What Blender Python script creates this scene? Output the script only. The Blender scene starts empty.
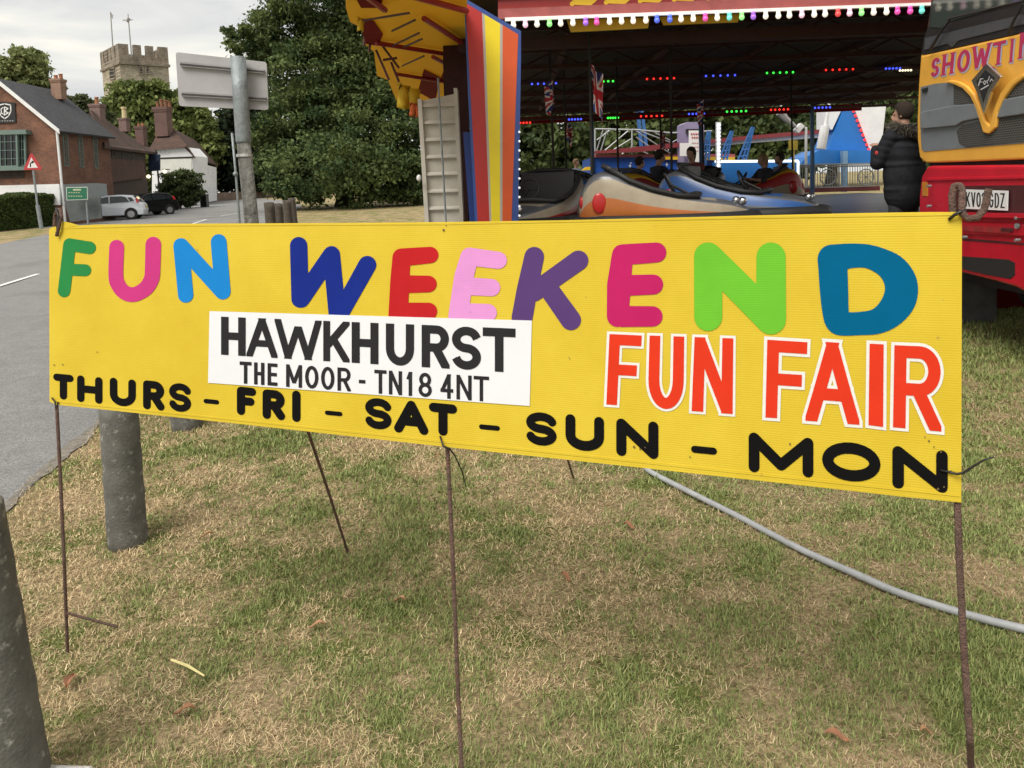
import bpy, bmesh, math, random
import numpy as np
from mathutils import Vector, Matrix, noise
from mathutils.geometry import delaunay_2d_cdt
random.seed(7); rng=np.random.default_rng(7)
sc=bpy.context.scene; COL=sc.collection
PI=math.pi
# ------------------------------------------------------------------ camera
FPX=735.0; PITCH=math.radians(5); CY=185+735*math.tan(math.radians(5)); ROLL=.04; EYE=Vector((0,0,1.6))
Fw=Vector((0,math.cos(PITCH),-math.sin(PITCH))); Up=Vector((0,math.sin(PITCH),math.cos(PITCH))); Rt=Vector((1,0,0))
U2=Up*math.cos(ROLL)+Rt*math.sin(ROLL); R2=Rt*math.cos(ROLL)-Up*math.sin(ROLL)
cam=bpy.data.cameras.new('camera'); co=bpy.data.objects.new('camera',cam); COL.objects.link(co)
cam.sensor_width=36; cam.lens=36*FPX/1024; cam.clip_start=.05; cam.clip_end=3000; cam.shift_y=-(384-CY)/1024
mm=Matrix((R2,U2,-Fw)).transposed().to_4x4(); mm.translation=EYE; co.matrix_world=mm
sc.camera=co
def ray(x,y): return Fw+R2*((x-512)/FPX)-U2*((y-CY)/FPX)
def P(x,y,Y):                      # the point seen at photo position x, y that stands Y metres ahead
    d=ray(x,y); return EYE+d*(Y/d.y)
def gz(Y): return min(max(0,.0155*(Y-15)),1.35)
def G(x,y,z0=None):                # the ground point seen there
    d=ray(x,y); z=0
    for i in range(60):
        t=(z-1.6)/d.z; z=z*.5+.5*gz((EYE+d*t).y)
    return EYE+d*t
class Plane:
    def __init__(s,o,u,v):
        s.o=Vector(o); s.u=Vector(u).normalized(); n=s.u.cross(Vector(v)).normalized()
        if n.dot(EYE-s.o)<0: n=-n
        s.n=n
    def hit(s,x,y,off=0.):
        d=ray(x,y); t=(s.o+s.n*off-EYE).dot(s.n)/d.dot(s.n); return EYE+d*t
def front(Y): return Plane((0,Y,0),(1,0,0),(0,0,1))
# ------------------------------------------------------------------ materials
MATS={}
def mat(name,col,rough=.7,metal=0.,var=.15,scale=8.,bump=0.,bscale=None,emit=0.,dirt=None,spec=.5,coords='Object'):
    if name in MATS: return MATS[name]
    m=bpy.data.materials.new(name); m.use_nodes=True; nt=m.node_tree; N=nt.nodes; L=nt.links
    b=N['Principled BSDF']; b.inputs['Roughness'].default_value=rough; b.inputs['Metallic'].default_value=metal
    b.inputs['Specular IOR Level'].default_value=spec
    c4=(*col,1)
    tc=N.new('ShaderNodeTexCoord')
    if var>0:
        n=N.new('ShaderNodeTexNoise'); n.inputs['Scale'].default_value=scale; n.inputs['Detail'].default_value=6; n.inputs['Roughness'].default_value=.65
        L.new(tc.outputs[coords],n.inputs['Vector'])
        r=N.new('ShaderNodeValToRGB'); r.color_ramp.elements[0].position=.3; r.color_ramp.elements[1].position=.7
        r.color_ramp.elements[0].color=(*[c*(1-var) for c in col],1); r.color_ramp.elements[1].color=(*[min(1,c*(1+var)) for c in col],1)
        L.new(n.outputs['Fac'],r.inputs['Fac']); out=r.outputs['Color']
        if dirt:
            n2=N.new('ShaderNodeTexNoise'); n2.inputs['Scale'].default_value=dirt[1]; n2.inputs['Detail'].default_value=8; n2.inputs['Roughness'].default_value=.7
            L.new(tc.outputs[coords],n2.inputs['Vector'])
            r2=N.new('ShaderNodeValToRGB'); r2.color_ramp.elements[0].position=dirt[2]; r2.color_ramp.elements[1].position=dirt[2]+.12
            r2.color_ramp.elements[0].color=(0,0,0,1); r2.color_ramp.elements[1].color=(1,1,1,1)
            L.new(n2.outputs['Fac'],r2.inputs['Fac'])
            mx=N.new('ShaderNodeMix'); mx.data_type='RGBA'; L.new(r2.outputs['Color'],mx.inputs['Factor']); L.new(out,mx.inputs[6]); mx.inputs[7].default_value=(*dirt[0],1); out=mx.outputs[2]
        L.new(out,b.inputs['Base Color'])
    else: b.inputs['Base Color'].default_value=c4
    if bump>0:
        nb=N.new('ShaderNodeTexNoise'); nb.inputs['Scale'].default_value=bscale or scale*4; nb.inputs['Detail'].default_value=6
        L.new(tc.outputs[coords],nb.inputs['Vector'])
        bp=N.new('ShaderNodeBump'); bp.inputs['Strength'].default_value=bump; bp.inputs['Distance'].default_value=.02
        L.new(nb.outputs['Fac'],bp.inputs['Height']); L.new(bp.outputs['Normal'],b.inputs['Normal'])
    if emit>0:
        b.inputs['Emission Color'].default_value=c4; b.inputs['Emission Strength'].default_value=emit
    MATS[name]=m; return m
def brick_mat(name,c1,c2,mortar,scale,bw=.5,rh=.25,rot=0,var=.25,ms=.02):
    if name in MATS: return MATS[name]
    m=bpy.data.materials.new(name); m.use_nodes=True; nt=m.node_tree; N=nt.nodes; L=nt.links
    b=N['Principled BSDF']; b.inputs['Roughness'].default_value=.9
    tc=N.new('ShaderNodeTexCoord'); sp=N.new('ShaderNodeSeparateXYZ'); L.new(tc.outputs['Object'],sp.inputs[0])
    add=N.new('ShaderNodeMath'); add.operation='ADD'; L.new(sp.outputs[0],add.inputs[0]); L.new(sp.outputs[1],add.inputs[1])
    cb=N.new('ShaderNodeCombineXYZ'); L.new(add.outputs[0],cb.inputs[0]); L.new(sp.outputs[2],cb.inputs[1])
    br=N.new('ShaderNodeTexBrick'); br.inputs['Color1'].default_value=(*c1,1); br.inputs['Color2'].default_value=(*c2,1); br.inputs['Mortar'].default_value=(*mortar,1)
    br.inputs['Scale'].default_value=scale; br.inputs['Brick Width'].default_value=bw; br.inputs['Row Height'].default_value=rh; br.inputs['Mortar Size'].default_value=ms
    L.new(cb.outputs[0],br.inputs['Vector'])
    n=N.new('ShaderNodeTexNoise'); n.inputs['Scale'].default_value=.9; n.inputs['Detail'].default_value=8; n.inputs['Roughness'].default_value=.7; L.new(tc.outputs['Object'],n.inputs['Vector'])
    mr=N.new('ShaderNodeMapRange'); mr.inputs[1].default_value=.3; mr.inputs[2].default_value=.7; mr.inputs[3].default_value=1-var; mr.inputs[4].default_value=1+var; L.new(n.outputs['Fac'],mr.inputs[0])
    vm=N.new('ShaderNodeVectorMath'); vm.operation='SCALE'; L.new(br.outputs['Color'],vm.inputs[0]); L.new(mr.outputs[0],vm.inputs['Scale'])
    L.new(vm.outputs[0],b.inputs['Base Color'])
    MATS[name]=m; return m
def attr_mat(name,rough=.8,trans=0.,spec=.3):
    m=bpy.data.materials.new(name); m.use_nodes=True; nt=m.node_tree; N=nt.nodes; L=nt.links
    b=N['Principled BSDF']; b.inputs['Roughness'].default_value=rough; b.inputs['Specular IOR Level'].default_value=spec
    a=N.new('ShaderNodeAttribute'); a.attribute_name='Col'; L.new(a.outputs['Color'],b.inputs['Base Color'])
    if trans>0:
        t=N.new('ShaderNodeBsdfTranslucent'); L.new(a.outputs['Color'],t.inputs['Color'])
        mx=N.new('ShaderNodeMixShader'); mx.inputs[0].default_value=trans
        L.new(b.outputs[0],mx.inputs[1]); L.new(t.outputs[0],mx.inputs[2]); L.new(mx.outputs[0],N['Material Output'].inputs['Surface'])
    return m
# ------------------------------------------------------------------ objects
TM={}
def tag(o,label=None,cat=None,group=None,kind=None):
    if label: o['label']=label
    if cat: o['category']=cat
    if group: o['group']=group
    if kind: o['kind']=kind
    return o
def empty(name,loc,label,cat,group=None,rz=0.):
    o=bpy.data.objects.new(name,None); COL.objects.link(o); o.empty_display_size=.1
    m=Matrix.Translation(Vector(loc))@Matrix.Rotation(rz,4,'Z'); o.matrix_world=m; TM[o]=m
    return tag(o,label,cat,group)
class MB:
    def __init__(s): s.v=[]; s.f=[]; s.mi=[]; s.cur=0
    def face(s,pts):
        b=len(s.v); s.v+= [Vector(p) for p in pts]; s.f.append(tuple(range(b,b+len(pts)))); s.mi.append(s.cur); return s
    def raw(s,vs,fs):
        b=len(s.v); s.v+=[Vector(p) for p in vs]; s.f+=[tuple(b+i for i in f) for f in fs]; s.mi+=[s.cur]*len(fs); return s
    def prism(s,pts,off):
        pts=[Vector(p) for p in pts]; off=Vector(off); n=len(pts)
        nrm=Vector((0,0,0))
        for i in range(n): nrm+=pts[i].cross(pts[(i+1)%n])
        if nrm.dot(off)>0: pts=pts[::-1]
        q=[p+off for p in pts]
        return s.raw(pts+q,[tuple(range(n)),tuple(range(2*n-1,n-1,-1))]+[(i,i+n,(i+1)%n+n,(i+1)%n) for i in range(n)])
    def box(s,c,d,M=None):
        c=Vector(c); x,y,z=[k/2 for k in d]
        vs=[Vector((a*x,b*y,e*z)) for a in(-1,1) for b in(-1,1) for e in(-1,1)]
        if M is not None: vs=[M@v for v in vs]
        return s.raw([v+c for v in vs],[(0,1,3,2),(4,6,7,5),(0,4,5,1),(2,3,7,6),(0,2,6,4),(1,5,7,3)])
    def tube(s,pts,r,n=8,caps=True,flat=None):
        pts=[Vector(p) for p in pts]; k=len(pts)
        rs=list(r) if isinstance(r,(list,tuple)) else [r]*k
        t0=(pts[1]-pts[0]).normalized(); a=Vector((0,0,1)) if abs(t0.z)<.9 else Vector((1,0,0))
        u=t0.cross(a).normalized(); vs=[]
        for i in range(k):
            t=(pts[min(i+1,k-1)]-pts[max(i-1,0)]).normalized()
            u=(u-t*u.dot(t)).normalized(); w=t.cross(u)
            for j in range(n):
                an=2*PI*j/n; vs.append(pts[i]+(u*math.cos(an)+w*math.sin(an))*rs[i])
        fs=[(i*n+j,i*n+(j+1)%n,(i+1)*n+(j+1)%n,(i+1)*n+j) for i in range(k-1) for j in range(n)]
        if caps: fs+=[tuple(range(n-1,-1,-1)),tuple(range((k-1)*n,k*n))]
        return s.raw(vs,fs)
    def cap(s,a,b,ra,rb,n=10):          # tapered capsule
        a=Vector(a); b=Vector(b); t=(b-a).normalized(); pts=[];rs=[]
        for q in(-85,-60,-30,0): pts.append(a+t*ra*math.sin(math.radians(q))); rs.append(ra*math.cos(math.radians(q)))
        for q in(0,30,60,85): pts.append(b+t*rb*math.sin(math.radians(q))); rs.append(rb*math.cos(math.radians(q)))
        return s.tube(pts,rs,n)
    def ell(s,c,r,n=14,k=9,M=None):
        c=Vector(c); r=(r,r,r) if isinstance(r,(int,float)) else r; vs=[];fs=[]
        for i in range(k):
            ph=PI*(i+.001 if i==0 else i-.001 if i==k-1 else i)/(k-1)
            for j in range(n):
                th=2*PI*j/n; v=Vector((r[0]*math.sin(ph)*math.cos(th),r[1]*math.sin(ph)*math.sin(th),r[2]*math.cos(ph)))
                if M is not None: v=M@v
                vs.append(c+v)
        fs=[(i*n+j,(i+1)*n+j,(i+1)*n+(j+1)%n,i*n+(j+1)%n) for i in range(k-1) for j in range(n)]
        return s.raw(vs,fs)
    def build(s,name,m,parent=None,origin=None,smooth=False,mods=None):
        T=TM[parent] if parent is not None else Matrix.Translation(Vector(origin) if origin is not None else s.base())
        Ti=T.inverted(); me=bpy.data.meshes.new(name)
        me.from_pydata([Ti@v for v in s.v],[],s.f)
        ms=m if isinstance(m,(list,tuple)) else [m]
        for x in ms: me.materials.append(x)
        if len(ms)>1: me.polygons.foreach_set('material_index',s.mi)
        if smooth: me.shade_smooth()
        me.update(); o=bpy.data.objects.new(name,me); COL.objects.link(o)
        if parent is not None: o.parent=parent
        else: o.matrix_world=T
        TM[o]=T
        if mods:
            for ty,kw in mods:
                md=o.modifiers.new(ty,ty)
                for a,b in kw.items(): setattr(md,a,b)
            dg=bpy.context.evaluated_depsgraph_get(); me2=bpy.data.meshes.new_from_object(o.evaluated_get(dg)); o.modifiers.clear(); o.data=me2
            if smooth: me2.shade_smooth()
        return o
    def base(s):
        xs=[v.x for v in s.v]; ys=[v.y for v in s.v]; zs=[v.z for v in s.v]
        return Vector(((min(xs)+max(xs))/2,(min(ys)+max(ys))/2,min(zs)))
def px(mb,plane,pts,th=.03,off=0.):      # slab whose outline is traced on a plane, th thick behind its face
    mb.prism([plane.hit(x,y,off) for x,y in pts],-plane.n*th); return mb
def copy_tree(o,M,label=None):
    c=o.copy(); COL.objects.link(c); c.matrix_world=M; TM[c]=M
    if label: c['label']=label
    for ch in list(o.children):
        d=ch.copy(); COL.objects.link(d); d.parent=c
        for g in list(ch.children):
            e=g.copy(); COL.objects.link(e); e.parent=d
    return c
def npmesh(name,V,Fq,col,m,parent=None,origin=(0,0,0),nper=4):
    T=TM[parent] if parent is not None else Matrix.Translation(Vector(origin))
    Ti=np.array(T.inverted()); V=V@Ti[:3,:3].T+Ti[:3,3]
    me=bpy.data.meshes.new(name); me.vertices.add(len(V)); me.vertices.foreach_set('co',V.astype(np.float32).ravel())
    nf=len(Fq); me.loops.add(nf*nper); me.loops.foreach_set('vertex_index',Fq.astype(np.int32).ravel())
    me.polygons.add(nf); me.polygons.foreach_set('loop_start',np.arange(nf,dtype=np.int32)*nper)
    me.update(calc_edges=True)
    a=me.color_attributes.new('Col','FLOAT_COLOR','POINT'); c=np.ones((len(V),4),np.float32); c[:,:3]=col; a.data.foreach_set('color',c.ravel())
    me.materials.append(m); o=bpy.data.objects.new(name,me); COL.objects.link(o)
    if parent is not None: o.parent=parent
    else: o.matrix_world=T
    TM[o]=T; return o
def leaves(C,size,cols,m,name,parent,up=.3,asp=.6):
    n=len(C); nr=rng.normal(size=(n,3)); nr[:,2]+=up; nr/=np.linalg.norm(nr,axis=1)[:,None]
    a=np.cross(nr,rng.normal(size=(n,3))); a/=np.linalg.norm(a,axis=1)[:,None]; b=np.cross(nr,a)
    s=(size*rng.uniform(.6,1.4,n))[:,None]; V=np.stack([C+a*s,C+b*s*asp,C-a*s,C-b*s*asp],1).reshape(-1,3)
    F=np.arange(n*4).reshape(n,4)
    return npmesh(name,V,F,np.repeat(cols,4,0),m,parent)
LEAF=attr_mat('leaf_foliage',.75,.25); 
# ------------------------------------------------------------------ world, sun
w=bpy.data.worlds.new('World'); sc.world=w; w.use_nodes=True; N=w.node_tree.nodes; L=w.node_tree.links
bg=N['Background']; sky=N.new('ShaderNodeTexSky'); sky.sky_type='NISHITA'; sky.sun_disc=False
SE,SR=math.radians(52),math.radians(215)
sky.sun_elevation=SE; sky.sun_rotation=SR; sky.air_density=1.2; sky.dust_density=2
tc=N.new('ShaderNodeTexCoord'); mp=N.new('ShaderNodeMapping'); mp.inputs['Scale'].default_value=(1.3,1.3,4.5); L.new(tc.outputs['Generated'],mp.inputs[0])
n1=N.new('ShaderNodeTexNoise'); n1.inputs['Scale'].default_value=3.4; n1.inputs['Detail'].default_value=7; n1.inputs['Roughness'].default_value=.55; n1.inputs['Distortion'].default_value=.4; L.new(mp.outputs[0],n1.inputs['Vector'])
cr=N.new('ShaderNodeValToRGB'); e=cr.color_ramp.elements; e[0].position=.32; e[0].color=(4.9,4.95,5.0,1); e[1].position=.68; e[1].color=(7.9,7.55,6.6,1)
x=e.new(.5); x.color=(6.2,6.15,5.85,1); L.new(n1.outputs['Fac'],cr.inputs['Fac'])
mx=N.new('ShaderNodeMix'); mx.data_type='RGBA'; mx.inputs['Factor'].default_value=.94; L.new(sky.outputs[0],mx.inputs[6]); L.new(cr.outputs[0],mx.inputs[7]); L.new(mx.outputs[2],bg.inputs['Color'])
bg.inputs['Strength'].default_value=.1
sun=bpy.data.lights.new('sun','SUN'); sun.energy=2.5; sun.angle=math.radians(34); sun.color=(1,.95,.87); so=bpy.data.objects.new('sun',sun); COL.objects.link(so)
sd=Vector((math.sin(SR)*math.cos(SE),math.cos(SR)*math.cos(SE),math.sin(SE)))   # towards the sun
so.rotation_euler=sd.to_track_quat('Z','Y').to_euler(); so.location=(0,0,30)
sc.view_settings.view_transform='Standard'; sc.view_settings.look='None'; sc.view_settings.exposure=.52; sc.view_settings.gamma=1
sc.render.engine='CYCLES'; cy=sc.cycles; cy.use_denoising=True; cy.max_bounces=6; cy.diffuse_bounces=3; cy.glossy_bounces=3; cy.transparent_max_bounces=6
try: cy.denoiser='OPENIMAGEDENOISE'
except Exception: pass
cy.use_adaptive_sampling=True; cy.adaptive_threshold=.02
# ------------------------------------------------------------------ ground
def ground_material():
    m=bpy.data.materials.new('dry_turf'); m.use_nodes=True; N=m.node_tree.nodes; L=m.node_tree.links; b=N['Principled BSDF']; b.inputs['Roughness'].default_value=.95; b.inputs['Specular IOR Level'].default_value=.1
    tc=N.new('ShaderNodeTexCoord')
    def nz(s,d=6,r=.6):
        n=N.new('ShaderNodeTexNoise'); n.inputs['Scale'].default_value=s; n.inputs['Detail'].default_value=d; n.inputs['Roughness'].default_value=r; L.new(tc.outputs['Object'],n.inputs['Vector']); return n
    a=nz(1.7,8,.75); c=nz(45,6,.8); 
    r=N.new('ShaderNodeValToRGB'); el=r.color_ramp.elements; el[0].position=.42; el[0].color=(.17,.20,.06,1); el[1].position=.58; el[1].color=(.46,.35,.22,1); x=el.new(.48); x.color=(.34,.28,.155,1); L.new(a.outputs['Fac'],r.inputs['Fac'])
    r2=N.new('ShaderNodeValToRGB'); el=r2.color_ramp.elements; el[0].position=.36; el[0].color=(.36,.34,.30,1); el[1].position=.62; el[1].color=(1.25,1.25,1.2,1); L.new(c.outputs['Fac'],r2.inputs['Fac'])
    mx=N.new('ShaderNodeMix'); mx.data_type='RGBA'; mx.blend_type='MULTIPLY'; mx.inputs['Factor'].default_value=1; L.new(r.outputs[0],mx.inputs[6]); L.new(r2.outputs[0],mx.inputs[7]); L.new(mx.outputs[2],b.inputs['Base Color'])
    bp=N.new('ShaderNodeBump'); bp.inputs['Strength'].default_value=.8; bp.inputs['Distance'].default_value=.03; L.new(c.outputs['Fac'],bp.inputs['Height']); L.new(bp.outputs[0],b.inputs['Normal'])
    return m
mb=MB(); Ys=[-60,15,102,900]
for i in range(3):
    a,b=Ys[i],Ys[i+1]; mb.face([(-700,a,gz(a)),(700,a,gz(a)),(700,b,gz(b)),(-700,b,gz(b))])
tag(mb.build('ground',ground_material(),origin=(0,0,0)),kind='structure')
# road: a strip between two edges
asph=mat('asphalt',(.215,.213,.21),.9,var=.16,scale=4,bump=.6,bscale=110,dirt=((.16,.158,.155),.5,.52))
RE=[(-6,-1.6),(0,-2.15),(2.2,-2.55),(3.9,-2.75),(5.5,-3.08),(8,-3.75),(12,-4.8),(15,-5.7),(22,-7.6),(30,-9.6),(43.3,-12.7),(56.4,-15.9),(75,-23),(102,-36),(118,-50)]
LE=[(-6,-9.5),(0,-10.8),(3.75,-11.8),(8,-13),(15,-15.1),(22,-17.3),(28.7,-19.3),(34.3,-20.8),(43.3,-23.4),(56.4,-29),(75,-37),(102,-52),(118,-62)]
def itp(T,Y):
    return float(np.interp(Y,[t[0] for t in T],[t[1] for t in T]))
Yr=sorted(set([t[0] for t in RE]+[t[0] for t in LE]+[3,10,18,26,38,50,65,88]))
def strip(mb,fl,fr,Ys,dz):
    for a,b in zip(Ys[:-1],Ys[1:]):
        mb.face([(fl(a),a,gz(a)+dz),(fr(a),a,gz(a)+dz),(fr(b),b,gz(b)+dz),(fl(b),b,gz(b)+dz)])
    return mb
wob=lambda Y:.04*math.sin(Y*5.1)+.03*math.sin(Y*11.3+1)+.02*math.sin(Y*27)
Yf=[y/12 for y in range(-72,180)]+[y for y in Yr if y>=15]
tag(strip(MB(),lambda Y:itp(LE,Y),lambda Y:itp(RE,Y),Yf,.004).build('road',asph,origin=(0,0,0)),kind='structure')
nt=asph.node_tree; b=nt.nodes['Principled BSDF']; src=b.inputs['Base Color'].links[0].from_socket; tcx=nt.nodes.new('ShaderNodeTexCoord'); vx=nt.nodes.new('ShaderNodeTexNoise'); vx.inputs['Scale'].default_value=70; vx.inputs['Detail'].default_value=3; nt.links.new(tcx.outputs['Object'],vx.inputs['Vector'])
mrx=nt.nodes.new('ShaderNodeMapRange'); mrx.inputs[1].default_value=.35; mrx.inputs[2].default_value=.65; mrx.inputs[3].default_value=.72; mrx.inputs[4].default_value=1.28; nt.links.new(vx.outputs['Fac'],mrx.inputs[0]); sx=nt.nodes.new('ShaderNodeVectorMath'); sx.operation='SCALE'; nt.links.new(src,sx.inputs[0]); nt.links.new(mrx.outputs[0],sx.inputs['Scale']); nt.links.new(sx.outputs[0],b.inputs['Base Color'])
# worn gritty margin where the tarmac meets the turf
grit=mat('gritty_margin',(.20,.18,.15),.95,var=.4,scale=25,bump=.6,bscale=120)
tag(strip(MB(),lambda Y:itp(RE,Y)-.16+wob(Y)*.3+.10,lambda Y:itp(RE,Y)+.02+wob(Y+3)*.5,Yf,.008).build('road_margin',grit,origin=(0,0,0)),kind='structure')
tag(strip(MB(),lambda Y:itp(LE,Y)-14,lambda Y:itp(LE,Y)+.3,[y for y in Yr if y>=38],.002).build('parking_apron',asph,origin=(0,0,0)),kind='structure')
white=mat('road_paint',(.72,.72,.70),.7,var=.12,scale=20)
mb=MB()
cl=lambda Y:np.interp(Y,[0,15,17.8,28,43],[-6.3,-10.3,-11.05,-13.6,-17.3])
for a in [1,6,12.3,22,29,36,44]:
    strip(mb,lambda Y:cl(Y)-.06,lambda Y:cl(Y)+.06,[a,a+2.7,a+4.6] if a<15 and a+4.6>15 and False else [a,min(a+4.2,a+4.2)],.009)
tag(mb.build('road_centre_line',white,origin=(0,0,0)),kind='structure')
# ------------------------------------------------------------------ grass
def vnoise(x,y,s,seed=0):
    x=x/s+seed*17.3; y=y/s+seed*9.1; xi=np.floor(x).astype(int); yi=np.floor(y).astype(int); fx=x-xi; fy=y-yi
    h=lambda a,b:(np.sin(a*127.1+b*311.7+seed*13.7)*43758.5453)%1
    fx=fx*fx*(3-2*fx); fy=fy*fy*(3-2*fy)
    return (h(xi,yi)*(1-fx)+h(xi+1,yi)*fx)*(1-fy)+(h(xi,yi+1)*(1-fx)+h(xi+1,yi+1)*fx)*fy
def fbm(x,y,s,seed=0): return vnoise(x,y,s,seed)*.5+vnoise(x,y,s/2.1,seed+1)*.28+vnoise(x,y,s/4.3,seed+2)*.22
def grass():
    X=[];Y=[]
    for a,b,den in((1.5,2.4,26000),(2.4,3.4,19000),(3.4,5,10000),(5,8,3600),(8,14,900),(14,30,160)):
        x0,x1=-.78*b-.5,.78*b+.6; n=int((b-a)*(x1-x0)*den); X.append(rng.uniform(x0,x1,n)); Y.append(rng.uniform(a,b,n))
    X=np.concatenate(X);Y=np.concatenate(Y)
    edge=np.interp(Y,[t[0] for t in RE],[t[1] for t in RE])+.05*np.sin(Y*5.1+3)+.03
    keep=(X>edge+rng.uniform(-.06,.1,len(X)))
    g=fbm(X,Y,.07,3)*.34+fbm(X,Y,.26,4)*.40+fbm(X,Y,1.3,5)*.26+np.clip((X+.7)*.05,-.07,.085)+np.clip((Y-4)*.012,0,.05)
    bare=fbm(X,Y,.25,8)
    keep&=~((bare>.66)&(rng.random(len(X))<.6)); X=X[keep];Y=Y[keep];g=g[keep]; n=len(X)
    green=(g+rng.normal(0,.075,n))>.498
    lush=np.clip((g-.53)*7,0,1)
    Lh=np.where(green,rng.uniform(.012,.032,n)+lush*.016,rng.uniform(.012,.040,n)); Lh*=.74*np.clip(Y/3.2,1,2.2)
    wd=np.where(green,.0013,.00062)*np.clip(Y/2.0,.8,6)*rng.uniform(.6,1.5,n)
    th=rng.uniform(0,2*PI,n); lean=np.where(green,rng.uniform(.2,1.15,n),rng.uniform(.7,1.5,n))
    dx,dy=np.cos(th),np.sin(th); sx,sy=-dy,dx; zb=np.array([gz(y) for y in Y])+np.where(green,-.002,rng.uniform(0,.008,n))
    def pt(t,wf,bend):
        l=lean+bend; r=Lh*t*np.sin(np.minimum(l,1.5)); z=Lh*t*np.cos(np.minimum(l,1.5))
        return [np.stack([X+dx*r+sx*wd*wf*k,Y+dy*r+sy*wd*wf*k,zb+z],1) for k in(-1,1)]
    a=pt(0,1,0); b=pt(.55,.85,0); c=pt(1,.12,.04)
    V=np.stack(a+b+c,1).reshape(-1,3); i=np.arange(n)*6
    F=np.concatenate([np.stack([i,i+1,i+3,i+2],1),np.stack([i+2,i+3,i+5,i+4],1)])
    r=rng.random((n,1)); cg=np.array([.12,.165,.045])*(1-r)+np.array([.30,.325,.125])*r; r=rng.random((n,1)); cs=np.array([.34,.225,.125])*(1-r)+np.array([.80,.62,.41])*r
    cs=cs*(1-np.clip(X*.18,0,.28))[:,None]*np.array([1,1.04,.98]); br=rng.random(n)<.11; cs[br]=np.array([.2,.12,.06])
    col=np.where(green[:,None],cg,cs)*rng.uniform(.85,1.45,(n,1))
    o=npmesh('grass',V,F,np.repeat(col,6,0),attr_mat('grass_blades',.7,.2),None,(0,0,0)); tag(o,kind='stuff',label='short dry patchy grass, half straw and half green',cat='grass')
grass()
# ------------------------------------------------------------------ lettering
def arc(cx,cy,rx,ry,a0,a1,n=10): return [(cx+rx*math.cos(math.radians(a0+(a1-a0)*i/n)),cy+ry*math.sin(math.radians(a0+(a1-a0)*i/n))) for i in range(n+1)]
GL={'A':[[(0,1),(.5,0)],[(.5,0),(1,1)],[(.2,.68),(.8,.68)]],
'B':[[(0,.5),(0,0),(.5,0)]+arc(.5,.25,.4,.25,-90,90)+[(0,.5)],[(0,.5),(0,1),(.5,1)]+arc(.5,.75,.5,.25,90,-90)+[(0,.5)]],
'D':[[(0,0),(.4,0)]+arc(.4,.5,.6,.5,-90,90,14)+[(0,1),(0,0)]],
'E':[[(1,0),(0,0),(0,1),(1,1)],[(0,.5),(.9,.5)]],'F':[[(1,0),(0,0),(0,1)],[(0,.5),(.85,.5)]],
'G':[arc(.5,.5,.5,.5,-35,-360,20)+[(.55,.5)]],
'H':[[(0,0),(0,1)],[(1,0),(1,1)],[(0,.5),(1,.5)]],'I':[[(.5,0),(.5,1)]],
'K':[[(0,0),(0,1)],[(1,0),(0,.64)],[(.36,.44),(1,1)]],
'M':[[(0,1),(0,0)],[(0,0),(.5,.85)],[(.5,.85),(1,0)],[(1,0),(1,1)]],
'N':[[(0,1),(0,0)],[(0,0),(1,1)],[(1,1),(1,0)]],
'O':[arc(.5,.5,.5,.5,0,360,24)],'0':[arc(.5,.5,.5,.5,0,360,24)],
'R':[[(0,1),(0,0),(.55,0)]+arc(.55,.265,.42,.265,-90,90)+[(0,.53)],[(.5,.53),(1,1)]],
'S':[arc(.5,.25,.5,.25,-15,-270,14)+arc(.5,.75,.5,.25,-90,165,14)],
'T':[[(0,0),(1,0)],[(.5,0),(.5,1)]],
'U':[[(0,0),(0,.62)]+arc(.5,.62,.5,.38,180,0,12)+[(1,0)]],
'V':[[(0,0),(.5,1)],[(.5,1),(1,0)]],
'W':[[(0,0),(.25,1)],[(.25,1),(.5,.1)],[(.5,.1),(.75,1)],[(.75,1),(1,0)]],
'Y':[[(0,0),(.5,.5)],[(1,0),(.5,.5)],[(.5,.5),(.5,1)]],'Z':[[(0,0),(1,0),(0,1),(1,1)]],
'1':[[(0,.28),(.75,0)],[(.75,0),(.75,1)]],
'2':[arc(.5,.27,.5,.27,190,360,10)+[(.95,.42),(0,1),(1,1)]],
'3':[arc(.5,.26,.45,.26,190,450,12)+arc(.5,.75,.5,.25,-90,170,12)],
'4':[[(.72,1),(.72,0)],[(.72,0),(0,.7)],[(0,.7),(1,.7)]],
'8':[arc(.5,.25,.43,.25,0,360,16),arc(.5,.75,.5,.25,0,360,16)],
'7':[[(0,0),(1,0),(.3,1)]],'-':[[(0,.5),(1,.5)]]}
def circ(x,y,r,n=14): return [(x+r*math.cos(2*PI*i/n),y+r*math.sin(2*PI*i/n)) for i in range(n)]
def cap2(p,q,r0,r1,round_,e0=0,e1=0):
    dx,dy=q[0]-p[0],q[1]-p[1]; l=math.hypot(dx,dy) or 1e-9; dx/=l;dy/=l
    p=(p[0]-dx*e0,p[1]-dy*e0); q=(q[0]+dx*e1,q[1]+dy*e1)
    return [(p[0]-dy*r0,p[1]+dx*r0),(p[0]+dy*r0,p[1]-dx*r0),(q[0]+dy*r1,q[1]-dx*r1),(q[0]-dy*r1,q[1]+dx*r1)]
def clip(poly,a,lo,hi):
    for s,b in((1,lo),(-1,-hi)):
        out=[]
        for i in range(len(poly)):
            p,q=poly[i],poly[(i+1)%len(poly)]; dp,dq=s*p[a]-b,s*q[a]-b
            if dp>=0: out.append(p)
            if dp*dq<0:
                t=dp/(dp-dq); out.append((p[0]+t*(q[0]-p[0]),p[1]+t*(q[1]-p[1])))
        poly=out
        if len(poly)<3: return []
    return poly
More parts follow.
